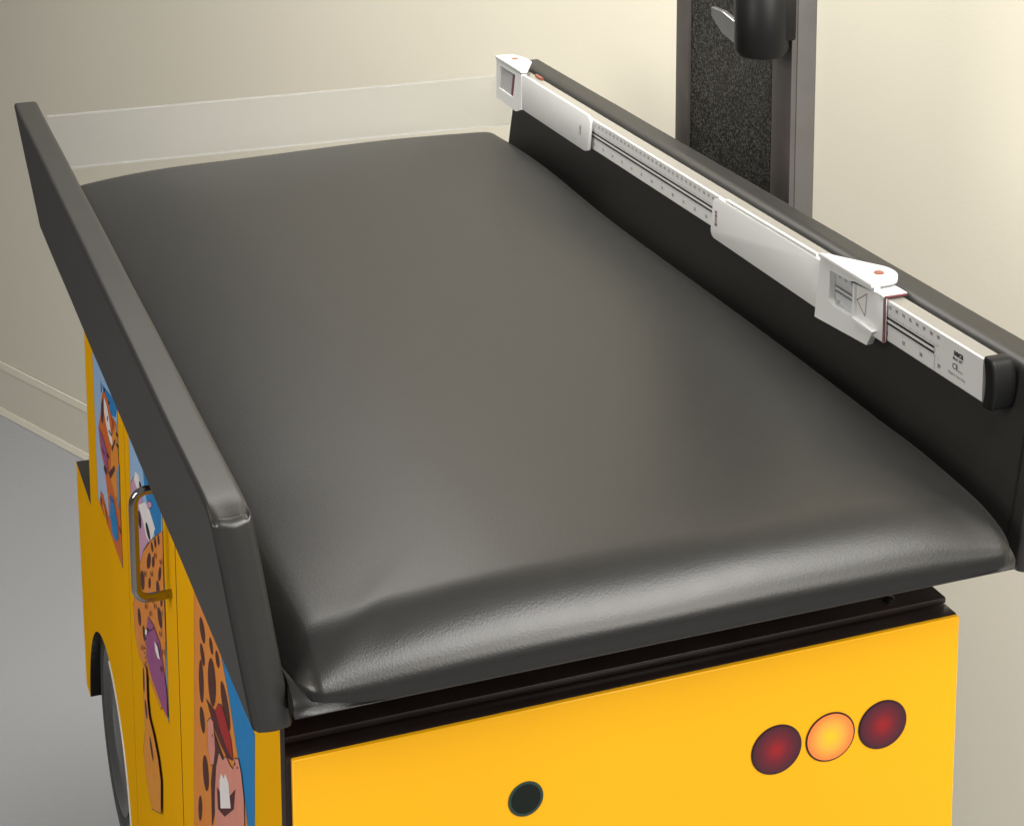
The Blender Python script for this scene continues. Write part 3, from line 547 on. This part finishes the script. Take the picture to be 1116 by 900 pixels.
from_bm('bottom_lip', bm, M['skirt_edge'], sk)
bm = bmesh.new(); wall_strip(bm, [(.001, .0917), (.0048, .0917), (.0030, .1040), (.001, .1050)], -3.5, 4.6)
from_bm('top_lip', bm, M['skirt_edge'], sk)

# ------------------------------------------------------------------ the table
T = empty('changing_table', (.24, .42, 0), 'yellow bus shaped baby changing table with black padded top between two raised sides', 'changing table')

# carcass: dark boards
bm = bmesh.new()
add_box(bm, (.0030, .0042, .28), (.4795, .0200, .8195), bevel=.0012)
add_box(bm, (.0500, .0202, .28), (.4795, .829, .8194), bevel=.0012); add_box(bm, (.0030, .0202, .28), (.0498, .3480, .8190), bevel=.001)
add_box(bm, (.0145, .3485, .54), (.0498, .829, .8192), bevel=.001)
add_box(bm, (.0500, .8295, .36), (.4795, .9385, .606), bevel=.0012); add_box(bm, (.0145, .8297, .540), (.0498, .9383, .6058), bevel=.0012)
from_bm('cabinet', bm, M['brown'], T, 40)
bm = bmesh.new()
add_box(bm, (.0030, .0184, .8197), (.4796, .82, .8244), bevel=.0011)
add_box(bm, (.055, .10, .8245), (.43, .76, .8605))
dk = from_bm('deck', bm, M['brown'], T, 40)
bm = bmesh.new(); add_lathe(bm, [(0, .0036), (.0022, .0036), (.0030, .0026)], (.4395, .0285, .8245), 2, 20)
from_bm('bolt', bm, M['black_gloss'], dk, 40)

# side panel with wheel arch (faces the left of the picture)
AC, AR = (.770, .352), .136
arch = []
a0 = math.asin(min(1, (.359 - AC[1]) / AR))
for k in range(33):
    a = math.pi - 0 - 0 if False else None
    t = a0 + (math.pi - 2 * a0) * k / 32
    arch.append((AC[0] + AR * math.cos(t), AC[1] + AR * math.sin(t)))
# arch runs from the +Y foot to the -Y foot
def rounded(pts, idx, r, n=5):
    out = []
    for i, p in enumerate(pts):
        if i not in idx: out.append(p); continue
        a, b = Vector(pts[i - 1]), Vector(pts[(i + 1) % len(pts)]); p = Vector(p)
        u, v = (a - p).normalized(), (b - p).normalized()
        for k in range(n + 1):
            t = k / n
            q = (p + u * r) * (1 - t) ** 2 + p * 2 * t * (1 - t) + (p + v * r) * t * t
            out.append((q.x, q.y))
    return out
outline = [(.5955, .27), (.5955, .846), (.8405, .846), (.8405, .607), (.948, .609), (.935, .359)] + arch + [(.632, .27)]
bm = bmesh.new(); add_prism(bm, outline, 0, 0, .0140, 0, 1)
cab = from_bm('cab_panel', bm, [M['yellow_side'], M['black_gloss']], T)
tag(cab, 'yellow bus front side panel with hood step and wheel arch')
# pale tube added to imitate the bright line on the rear arch edge
bm = bmesh.new()
rim = [(AC[0] + (AR - .0005) * math.cos(a), AC[1] + (AR - .0005) * math.sin(a)) for a in [R(100 + 80 * k / 24) for k in range(25)]]
add_tube(bm, [(.0002, y, z) for y, z in rim], .0016, 8)
from_bm('arch_bright_line', bm, M['bright_line'], cab, 60)
outline = [(.3515, .27), (.3515, .846), (.5945, .846), (.5945, .27)]
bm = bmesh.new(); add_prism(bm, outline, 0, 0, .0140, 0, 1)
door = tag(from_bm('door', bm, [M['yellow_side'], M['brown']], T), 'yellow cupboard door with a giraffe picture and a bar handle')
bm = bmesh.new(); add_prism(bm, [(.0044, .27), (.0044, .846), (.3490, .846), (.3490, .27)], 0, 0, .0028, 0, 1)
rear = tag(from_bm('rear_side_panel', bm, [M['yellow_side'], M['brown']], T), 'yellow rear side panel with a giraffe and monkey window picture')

# printed windows: one flat sheet each, figures laid a hair above one another
def window(name, rect, art, parent, label, cut=None):
    keys = ['line', 'sky'] + [k for k, _ in art]
    order = list(dict.fromkeys(keys))
    bm = bmesh.new()
    def sheet(pts, key, h):
        vs = [bm.verts.new((-h, y, z)) for y, z in pts]
        f = bm.faces.new(vs); f.material_index = order.index(key); f.normal_update()
        if f.normal.x > 0: f.normal_flip()
    y0, y1, z0, z1 = rect
    base = rounded([(y0, z0), (y0, z1), (y1, z1), (y1, z0)], (1, 2) if cut is None else cut, .018)
    c = ((y0 + y1) / 2, (z0 + z1) / 2)
    sheet(base, 'line', .00012)
    sheet([(c[0] + (y - c[0]) * .978, c[1] + (z - c[1]) * .985) for y, z in base], 'sky', .0002)
    h = .00025
    for key, pts in art:
        if key not in ('black', 'brown', 'steel', 'deepblue', 'white') and len(pts) > 5:
            cy = sum(p[0] for p in pts) / len(pts); cz = sum(p[1] for p in pts) / len(pts)
            n = len(pts); ex = []
            area = sum(pts[i][0] * pts[(i + 1) % n][1] - pts[(i + 1) % n][0] * pts[i][1] for i in range(n))
            sg = 1 if area > 0 else -1
            for i in range(n):
                a, b = Vector(pts[i - 1]), Vector(pts[(i + 1) % n]); t = (b - a)
                if t.length < 1e-9: ex.append(pts[i]); continue
                nrm = Vector((t.y, -t.x)).normalized() * sg
                ex.append((pts[i][0] + nrm.x * .0011, pts[i][1] + nrm.y * .0007))
            sheet(ex, 'line', h); h += .00003
        sheet(pts, key, h); h += .00003
    o = from_bm(name, bm, [INKM[k] for k in order], parent)
    return tag(o, label)
window('printed_window', (.630, .783, .6405, .842), ART['W1'], cab, 'blue printed window with an orange cat')
window('printed_window', (.403, .567, .6150, .842), ART['W2'], door, 'blue printed window with a spotted cow and a giraffe')
window('printed_window', (.083, .267, .58, .842), ART['W3'], rear, 'blue printed window with a giraffe and a monkey in a red cap')

# bar handle on the door
bm = bmesh.new()
HX = -.0275
path = []
zt, zb, hy = .8335, .744, .372
path += [(.0, hy, zt), (HX + .010, hy, zt)]
for k in range(1, 6): a = math.pi / 2 * k / 6; path.append((HX + .010 - .010 * math.sin(a), hy, zt - .010 * (1 - math.cos(a))))
path += [(HX, hy, zt - .010), (HX, hy, zb + .010)]
for k in range(1, 6): a = math.pi / 2 * k / 6; path.append((HX + .010 * (1 - math.cos(a)), hy, zb + .010 - .010 * math.sin(a)))
path += [(HX + .010, hy, zb), (.0, hy, zb)]
add_tube(bm, path, .0037, 14)
tag(from_bm('handle', bm, M['chrome'], door, 60), 'chrome bar handle')

# wheel peeping out under the arch
W = (.0200, .7750, .3950)
bm = bmesh.new()
add_lathe(bm, [(-.006, .084), (-.0105, .092), (-.0120, .105), (-.0095, .1205), (-.003, .1275), (.012, .1280), (.022, .123)], W, 0, 64)
wheel = tag(from_bm('wheel', bm, M['tyre'], T, 40), 'black play bus wheel under the arch')
bm = bmesh.new(); add_lathe(bm, [(-.0115, .022), (-.0100, .034), (-.0065, .042), (-.0075, .066), (-.0125, .076), (-.0120, .083), (.0, .0835)], W, 0, 64)
from_bm('rim', bm, M['rim'], wheel, 40)

# back panel of the bus (faces the camera)
bp_ = box('back_panel', (.0062, 0, .27), (.4785, .0040, .8195), M['yellow'], T, .0006, 1)
tag(bp_, 'bright yellow back panel of the bus')
LR = .0181
ring_red = plain('lamp_outline', (.030, .012, .012), rough=.4)
red_m = radial('red_tail_light', (.33, .008, .010), (.14, .010, .018), (.060, .011, .020), LR)
amb_m = radial('amber_tail_light', (.93, .56, .004), (.90, .40, .05), (.88, .22, .045), LR)
for x, m, lb in ((.3370, red_m, 'printed dark red tail light, nearer the middle'), (.3782, amb_m, 'printed amber tail light'), (.4190, red_m, 'printed dark red tail light, nearer the edge')):
    bm = bmesh.new()
    for rr, h, mi in ((LR + .0008, .0004, 1), (LR - .0004, .0008, 0)):
        vs = [bm.verts.new((x + rr * 1.01 * math.cos(2 * math.pi * k / 64), -h, .7520 + rr * .945 * math.sin(2 * math.pi * k / 64))) for k in range(64)]
        f = bm.faces.new(vs); f.material_index = mi; f.normal_update()
        if f.normal.y > 0: f.normal_flip()
    o = from_bm('tail_light', bm, [m, ring_red], bp_); recentre(o, (x, 0, .752)); tag(o, lb)
bm = bmesh.new()
cx_, cz_, rr = .1570, .7590, .0120
for r_, h, mi in ((rr, .0004, 0), (rr - .002, .0006, 1)):
    vs = [bm.verts.new((cx_ + r_ * math.cos(2 * math.pi * k / 48), -h, cz_ + r_ * math.sin(2 * math.pi * k / 48))) for k in range(48)]
    f = bm.faces.new(vs); f.material_index = mi; f.normal_update()
    if f.normal.y > 0: f.normal_flip()
tag(from_bm('printed_dot', bm, [plain('dark_green_ink', (.02, .045, .03), .4), plain('black_ink', (.012, .016, .014), .5, spec=.1)], bp_), 'dark round mark printed on the back panel')

# mattress
MLO, MHI = (.0015, -.0300, .8625), (.5110, 1.0450, .9010)
def fold(x, z, x0, w, depth):
    g = math.exp(-((x - x0) / w) ** 2)
    return depth * g * (1 - smooth01(z, .8765 - .0045 * (1 - g), .8800 - .0045 * (1 - g)))
def mat_warp(v, p):
    xn = (v.x - .256) / .2545; yn = (v.y - .5075) / .5375
    up = smooth01(v.z, .872, .901)
    crown = .0035 * smooth01(1 - abs(xn), 0, .10) * smooth01(1 - abs(yn), 0, .10) + .0105 * max(0, 1 - abs(xn) ** 3.2) * max(0, 1 - abs(yn) ** 9) ** .8
    v.z += crown * up
    # right edge is squeezed up against the raised side, left edge too
    k = math.exp(-((v.x - .511) / .03) ** 2)
    v.z += .004 * k * up * max(0, 1 - abs((v.y - .56) / .42) ** 4)
    v.z -= .021 * up * max(0, 1 - v.x / .16) ** 2 * (1 - .55 * smooth01(v.y, .6, 1.0)) * (.45 + .55 * smooth01(v.y, .0, .22))
    v.z += .0070 * up * math.exp(-((v.x - .50) / .05) ** 2) * math.exp(-((v.y - .84) / .13) ** 2)
    v.z += .0062 * up * smooth01(v.x, .14, .42) * math.exp(-((v.y - 1.01) / .13) ** 2)
    v.z -= .0070 * up * math.exp(-((v.x - .511) / .045) ** 2) * (1 - smooth01(v.y, -.03, .11))
    # soft bulge of the front edge between the two corners
    fr = math.exp(-((v.y + .03) / .05) ** 2)
    v.z += up * fr * .0016 * (math.sin(v.x * 21 + .5) * .5 + math.sin(v.x * 47) * .22)
    v.y -= fr * .0035 * math.sin(math.pi * max(0, min(1, (v.x - .01) / .49))) * smooth01(v.z, .866, .885)
    # pinched corners: the cover is folded in underneath the roll
    if v.y < .05:
        g = math.exp(-((v.x - .0) / .034) ** 2) + .5 * math.exp(-((v.x - .510) / .030) ** 2)
        v.z += .0085 * g * (1 - smooth01(v.z, .864, .884)) * (1 - smooth01(v.y, .0, .05))
        v.y += .0008 * g * (1 - smooth01(v.y, -.01, .03))
    pl = math.exp(-(((v.x - .030) - (v.y + .02) * .9) / .015) ** 2) * math.exp(-((v.y + .005) / .045) ** 2)
    v.z += .0010 * pl * up
    pr = math.exp(-(((v.x - .492) + (v.y + .02) * .6) / .012) ** 2) * math.exp(-((v.y + .005) / .045) ** 2)
    v.z += .0010 * pr * up
    return v
bm = cushion(MLO, MHI, (.018, .048, .003), (.020, .055, .030), (110, 120, 44), mat_warp)
tag(from_bm('mattress', bm, M['leather'], T, 180), 'thick charcoal vinyl pad with folded corners')
# flat apron of the cover, showing below the folded corners
bm = cushion((.0010, -.0285, .8628), (.5070, 1.03, .8790), (.0010, .026, .002), (.004, .03, .015), (40, 60, 12))
from_bm('cover_apron', bm, M['leather'], T, 180)

# raised sides
def bolster(lo, hi, slope, r, label, near_pleat, top_soft):
    def warp(v, p):
        f = (v.z - .85)
        v.x += slope * f
        d = v.y - lo[1]
        wx = (p[0] - lo[0]) / (hi[0] - lo[0])
        top = smooth01(v.z, .950, hi[2])
        if near_pleat:
            # pulled down end: saddle in the top edge, puckers at both ends of it
            sad = math.exp(-(d / .012) ** 2) * top
            v.z -= sad * (.0030 * math.sin(math.pi * wx) + .0008)
            v.z -= .0012 * top * math.exp(-((d - .004) / .018) ** 2)
            pk = math.exp(-((wx - .06) / .09) ** 2) * math.exp(-((d - .004) / .006) ** 2) * top
            v.z -= .0035 * pk
            pk = math.exp(-((wx - .9) / .08) ** 2) * math.exp(-((d - .005) / .005) ** 2) * top
            v.z -= .0025 * pk; 
            # vertical crease where the end panel is set back
            if d < .004:
                v.y += .0022 * math.exp(-((wx - .03) / .05) ** 2) * (1 - top * .5)
                v.y -= .0025 * math.exp(-((wx - .5) / .35) ** 2)
        # upholstery is never quite flat
        v.x += .00012 * math.sin(v.y * 23 + v.z * 40)
        v.z += top_soft * (math.sin(v.y * 19 + .7) + .6 * math.sin(v.y * 43)) * top
        return v
    bm = cushion(lo, hi, r[0], r[1], (12, 150, 34), warp)
    return tag(from_bm('side_bolster', bm, M['leather_side'], T, 180), label)
bolster((-.0195, -.0130, .8490), (.0050, 1.0216, .9915), -.157, ((.0032, .0060, .004), (.0035, .0035, .0042)),
        'flat charcoal padded side nearest the camera side, leaning outward', True, .0001)
rb = bolster((.5165, -.0130, .8480), (.5445, 1.0216, .9900), .135, ((.0090, .006, .004), (.0050, .004, .0090)),
        'charcoal padded side that carries the measuring rod', False, .00012)

bm = bmesh.new()
add_tube(bm, [(.5165 + .135 * (z - .85) - .0001, .0035, z) for z in [.853 + .012 * k for k in range(11)]], .0009, 8)
from_bm('seam', bm, M['cap'], rb, 60)

# clear guard across the far end
bm = bmesh.new(); add_box(bm, (-.006, 1.0290, .9120), (.5300, 1.0320, .9700))
g = tag(from_bm('end_guard', bm, M['guard'], T), 'clear acrylic strip across the far end')
bm = bmesh.new()
add_box(bm, (-.006, 1.0285, .9703), (.5300, 1.0325, .9716)); add_box(bm, (-.006, 1.0285, .9104), (.5300, 1.0325, .9117))
from_bm('guard_edge', bm, M['guard_edge'], g)

# ------------------------------------------------------------------ measuring rod
RX = .5130
ROD = empty('measuring_rod', (RX, .52, .957), 'white baby measuring rod with black centimetre scale fixed along the raised side', 'measuring rod')
ZB, ZT, Y0, Y1 = .9570, .9900, .0330, 1.0020
bm = bmesh.new()
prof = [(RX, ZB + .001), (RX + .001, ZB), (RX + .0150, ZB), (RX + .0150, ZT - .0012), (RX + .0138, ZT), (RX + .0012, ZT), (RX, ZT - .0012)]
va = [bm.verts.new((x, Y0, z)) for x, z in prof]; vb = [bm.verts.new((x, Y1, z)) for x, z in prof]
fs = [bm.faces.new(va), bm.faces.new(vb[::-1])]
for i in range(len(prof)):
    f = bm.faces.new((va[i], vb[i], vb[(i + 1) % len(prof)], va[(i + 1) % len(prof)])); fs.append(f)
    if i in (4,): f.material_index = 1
bmesh.ops.recalc_face_normals(bm, faces=fs)
XF = RX - .0003
def flat(y0, y1, z0, z1, mi, x=XF):
    vs = [bm.verts.new(p) for p in ((x, y1, z0), (x, y0, z0), (x, y0, z1), (x, y1, z1))]
    f = bm.faces.new(vs); f.material_index = mi; f.normal_update()
    if f.normal.x > 0: f.normal_flip()
flat(.0945, .975, .9748, .9766, 2); flat(.0945, .975, .9707, .9725, 2)
flat(.0945, .975, .9727, .9746, 4, XF - .0001)
CM = .009445; Y99 = .0895
for c in range(5, 100):
    y = Y99 + (99 - c) * CM
    add_text(bm, str(c), .0037, (XF, y, .9847), (0, -1, 0), (0, 0, 1), 3, .00006)
    flat(y - .00015, y + .00015, .9775, .9795, 3)
    for q in range(1, 10):
        if c > 0: flat(y + q * CM / 10 - .00007, y + q * CM / 10 + .00007, .9775, .9786 if q != 5 else .9791, 3)
for i in range(2, 40):
    y = Y99 - .0006 + (39 - i) * CM * 2.54
    add_text(bm, str(i), .0040, (XF, y - .0012, .9636), (0, -1, 0), (0, 0, 1), 3, .00010)
    for q in range(8):
        yy = y + q * CM * 2.54 / 8
        flat(yy - .0001, yy + .0001, .9690 if q else .9672, .9703, 3)
flat(.0934, .0937, .9590, .9770, 3)
add_text(bm, 'seca', .0068, (XF, .0631, .9815), (0, -1, 0), (0, 0, 1), 2, .00025)
add_text(bm, 'Mod. 207', .0032, (XF, .0640, .9768), (0, -1, 0), (0, 0, 1), 2, .00004)
add_text(bm, 'CE', .0062, (XF, .0668, .9708), (0, -1, 0), (0, 0, 1), 2, .00004)
add_text(bm, '0123', .0026, (XF, .0600, .9690), (0, -1, 0), (0, 0, 1), 3, .0)
add_text(bm, 'Made in Germany', .0030, (XF, .0645, .9646), (0, -1, 0), (0, 0, 1), 3, .0)
rail = tag(from_bm('rail', bm, [M['alu'], M['alu_top'], M['print_black'], M['print_grey'], M['white_plastic']], ROD), 'white rail printed with centimetre and inch scales')
# black cap at the near end
bm = cushion((RX - .0010, .0215, .9545), (.5325, .0328, .9922), (.0018, .005, .002), (.005, .002, .004), (10, 8, 12),
             lambda v, p: Vector((v.x, v.y - .0035 * math.sin(math.pi * max(0, min(1, (v.z - .9535) / .039))), v.z)))
from_bm('end_cap', bm, M['cap'], ROD, 180)

# fixed head stop at the far end
HS = []
bm = bmesh.new()
plate = rounded([(.935, .9958), (.7350, .9950), (.7300, .9900), (.7360, .9575), (.745, .9545), (.935, .9550)], (1, 4), .004)
add_prism(bm, plate, 0, .5060, .5092, 0, None, .0008, 2)
outer = [(1.012, .9965), (.930, .9955), (.930, .9545), (.948, .9485), (1.012, .9500)]
inner = [(.9985, .9910), (.9490, .9910), (.9565, .9630), (.960, .9625), (1.003, .9635)]
add_frame_prism(bm, outer, inner, 0, .5052, .5125)
add_prism(bm, [(.5045, 1.0140), (.5045, .930), (.512, .928), (.5335, .9700), (.5335, .9900), (.526, 1.0140)], 2, .9966, .9998, 0, None, .0006, 2)
add_text(bm, 'seca', .0062, (.5057, .7560, .9745), (0, 0, -1), (0, -1, 0), 1, .00006)
head = tag(from_bm('head_stop', bm, [M['white_plastic'], M['print_red']], ROD, 35), 'white head stop folded flat at the far end of the rail')
bm = bmesh.new(); add_prism(bm, inner, 0, .5068, .5080, 0)
add_prism(bm, [(.9590, .9895), (.9525, .9895), (.9600, .9640), (.9660, .9640)], 0, .5062, .5067, 1)
from_bm('window', bm, [M['frosted'], M['print_red']], head)
bm = bmesh.new(); add_lathe(bm, [(.0, .0040), (.0008, .0040), (.0012, .0034)], (.5195, .9880, .9998), 2, 24)
from_bm('button', bm, M['button'], head, 40)
bm = bmesh.new(); add_tube(bm, [(.5250, .934, .9918), (.5250, .915, .9918)], .0018, 12); from_bm('hinge_pin', bm, M['button'], head, 60)

# sliding foot stop
bm = bmesh.new()
plate = rounded([(.2520, .9500), (.2520, .9916), (.437, .9912), (.4475, .9875), (.4520, .9560), (.4475, .9520)], (3, 4, 5), .003)
add_prism(bm, plate, 0, .5076, .5105, 0, None, .0008, 2)
add_prism(bm, [(.262, .9925), (.262, .9945), (.425, .9935), (.425, .9922)], 0, .5084, .5112, 0)
outer = [(.2530, .9952), (.1700, .9965), (.1700, .9930), (.1990, .9920), (.1990, .9640), (.1700, .9620), (.1790, .9475), (.2600, .9425)]
inner = [(.2370, .9892), (.2120, .9896), (.2060, .9900), (.2012, .9900), (.2022, .9625), (.2100, .9618), (.2318, .9616), (.2375, .9650)]
add_frame_prism(bm, outer, inner, 0, .5070, .5125)
add_prism(bm, rounded([(.5045, .2520), (.5045, .1700), (.5290, .1720), (.5385, .1870), (.5385, .2010), (.5190, .2320), (.511, .2460)], (2, 3, 4), .006), 2, .9962, .9996, 0, None, .0007, 2)
add_prism(bm, [(.183, .9600), (.1990, .9612), (.1990, .9635), (.168, .9622)], 0, .5050, .5105, 0)
add_text(bm, 'seca', .0085, (.50735, .4405, .9715), (0, 0, -1), (0, -1, 0), 1, .00012)
slider = tag(from_bm('slider', bm, [M['white_plastic'], M['print_red']], ROD, 35), 'white sliding foot stop folded flat near the close end of the rail')
bm = bmesh.new()
add_box(bm, (.5095, .1590, .9560), (.5124, .2010, .9930), 0, .0008, 2)
add_box(bm, (.5085, .1590, .9913), (.5300, .1990, .9938), 0, .0006, 1)
add_box(bm, (.5096, .1576, .9558), (.5106, .1588, .9935), 2, .0003, 1)
add_box(bm, (.5107, .1576, .9918), (.5290, .1588, .9935), 2, .0003, 1)
add_box(bm, (.5091, .1590, .9570), (.5094, .1596, .9920), 1)
T3 = [(.1840, .9868), (.1862, .9680), (.1985, .9772)]
for i in range(3):
    a, b = Vector((0,) + T3[i]), Vector((0,) + T3[(i + 1) % 3]); t = (b - a).normalized(); nn = Vector((0, -t.z, t.y)) * .00030
    vs = [bm.verts.new(Vector((.5093, 0, 0)) + q) for q in (a - nn, b - nn, b + nn, a + nn)]
    f = bm.faces.new(vs); f.material_index = 1; f.normal_update()
    if f.normal.x > 0: f.normal_flip()
f0 = [bm.verts.new(p) for p in ((.5092, .2000, .963), (.5092, .2008, .963), (.5092, .2004, .989), (.5092, .1996, .989))]
f = bm.faces.new(f0); f.material_index = 1
from_bm('sleeve', bm, [M['white_plastic'], M['print_red'], M['print_red']], slider, 35)
bm = bmesh.new(); add_prism(bm, inner, 0, .5113, .5120, 0)
from_bm('window', bm, M['clear'], slider)
bm = bmesh.new(); add_lathe(bm, [(.0, .0040), (.0008, .0040), (.0012, .0034)], (.5235, .1905, .9996), 2, 24)
from_bm('button', bm, M['button'], slider, 40)

# ------------------------------------------------------------------ scale post
P = empty('scale_post', (.645, .66, 0), 'dark grey upright post with speckled black panel behind the raised side', 'post')
bm = bmesh.new()
PT = 1.42
add_box(bm, (.6360, .5300, .02), (.6570, .7870, PT), 0, .0012)
add_box(bm, (.58, .48, 0), (.72, .84, .0195), 0, .003)
from_bm('frame', bm, M['post'], P, 40)
bm = bmesh.new()
add_box(bm, (.6300, .5300, .02), (.6358, .5690, PT), 0, .0008); add_box(bm, (.6300, .7570, .02), (.6358, .7870, PT), 0, .0008)
from_bm('front_strip', bm, M['post_strip'], P, 40)
bm = bmesh.new()
add_box(bm, (.6335, .5760, .02), (.6358, .7568, PT)); add_box(bm, (.6345, .5692, .02), (.6357, .5759, PT), 1)  # narrow black strip stands in for the shadow beside the near front strip
from_bm('textured_panel', bm, [M['speckle'], M['black_gloss']], P)
bm = bmesh.new()
add_lathe(bm, [(0, .016), (.002, .023), (.008, .026), (.06, .026), (.066, .022)], (.603, .541, 1.091), 2, 40)
add_box(bm, (.600, .520, 1.108), (.6298, .562, 1.150), 0, .003)
arm = from_bm('bracket', bm, M['cap'], P, 40)
bm = bmesh.new()
add_prism(bm, [(.567, 1.0905), (.569, 1.112), (.615, 1.121), (.640, 1.121), (.640, 1.112), (.615, 1.0985)], 0, .5985, .6040, 0, None, .0006, 1)
from_bm('lever', bm, M['steel'], arm, 40)

# ------------------------------------------------------------------ light
Wd = bpy.data.worlds.new('World'); SC.world = Wd; Wd.use_nodes = True
bg = Wd.node_tree.nodes['Background']
nt = Wd.node_tree                        # a plain room round the set: dimmer towards the left side
tc = N(nt, 'ShaderNodeTexCoord'); sp = N(nt, 'ShaderNodeSeparateXYZ'); nt.links.new(tc.outputs['Generated'], sp.inputs[0])
mr = N(nt, 'ShaderNodeMapRange'); mr.inputs['From Min'].default_value = -1; mr.inputs['From Max'].default_value = .6
nt.links.new(sp.outputs['X'], mr.inputs['Value'])
cr = N(nt, 'ShaderNodeValToRGB'); cr.color_ramp.elements[0].color = (.26, .27, .29, 1); cr.color_ramp.elements[1].color = (1, .98, .95, 1)
nt.links.new(mr.outputs['Result'], cr.inputs['Fac']); nt.links.new(cr.outputs['Color'], bg.inputs['Color'])
bg.inputs['Strength'].default_value = WORLD

def area(name, loc, aim, size, power, col, sy=None, spread=180):
    l = bpy.data.lights.new(name, 'AREA'); l.energy = power; l.color = col
    l.spread = R(spread); l.shape = 'RECTANGLE'; l.size = size; l.size_y = sy or size
    o = bpy.data.objects.new(name, l); COL.objects.link(o); o.location = loc
    d = Vector(aim) - Vector(loc); o.rotation_euler = d.to_track_quat('-Z', 'Y').to_euler()
    return o
for a in LIGHTS: area(*a)

# ------------------------------------------------------------------ camera
cam = bpy.data.cameras.new('camera'); co = bpy.data.objects.new('camera', cam); COL.objects.link(co)
co.location = (-.2399, -1.0473, 1.4977)
co.rotation_euler = (math.pi / 2 - .15893, 0, -.37153)
cam.sensor_width = 36; cam.sensor_fit = 'HORIZONTAL'; cam.lens = 2090.46 * 36 / 1116
cam.shift_x = (558 - 590.69) / 1116; cam.shift_y = (-74.33 - 450) / 1116
cam.clip_start = .02; cam.clip_end = 100
SC.camera = co
SC.view_settings.view_transform = 'Standard'; SC.view_settings.look = 'None'
SC.view_settings.exposure = 0; SC.view_settings.gamma = 1
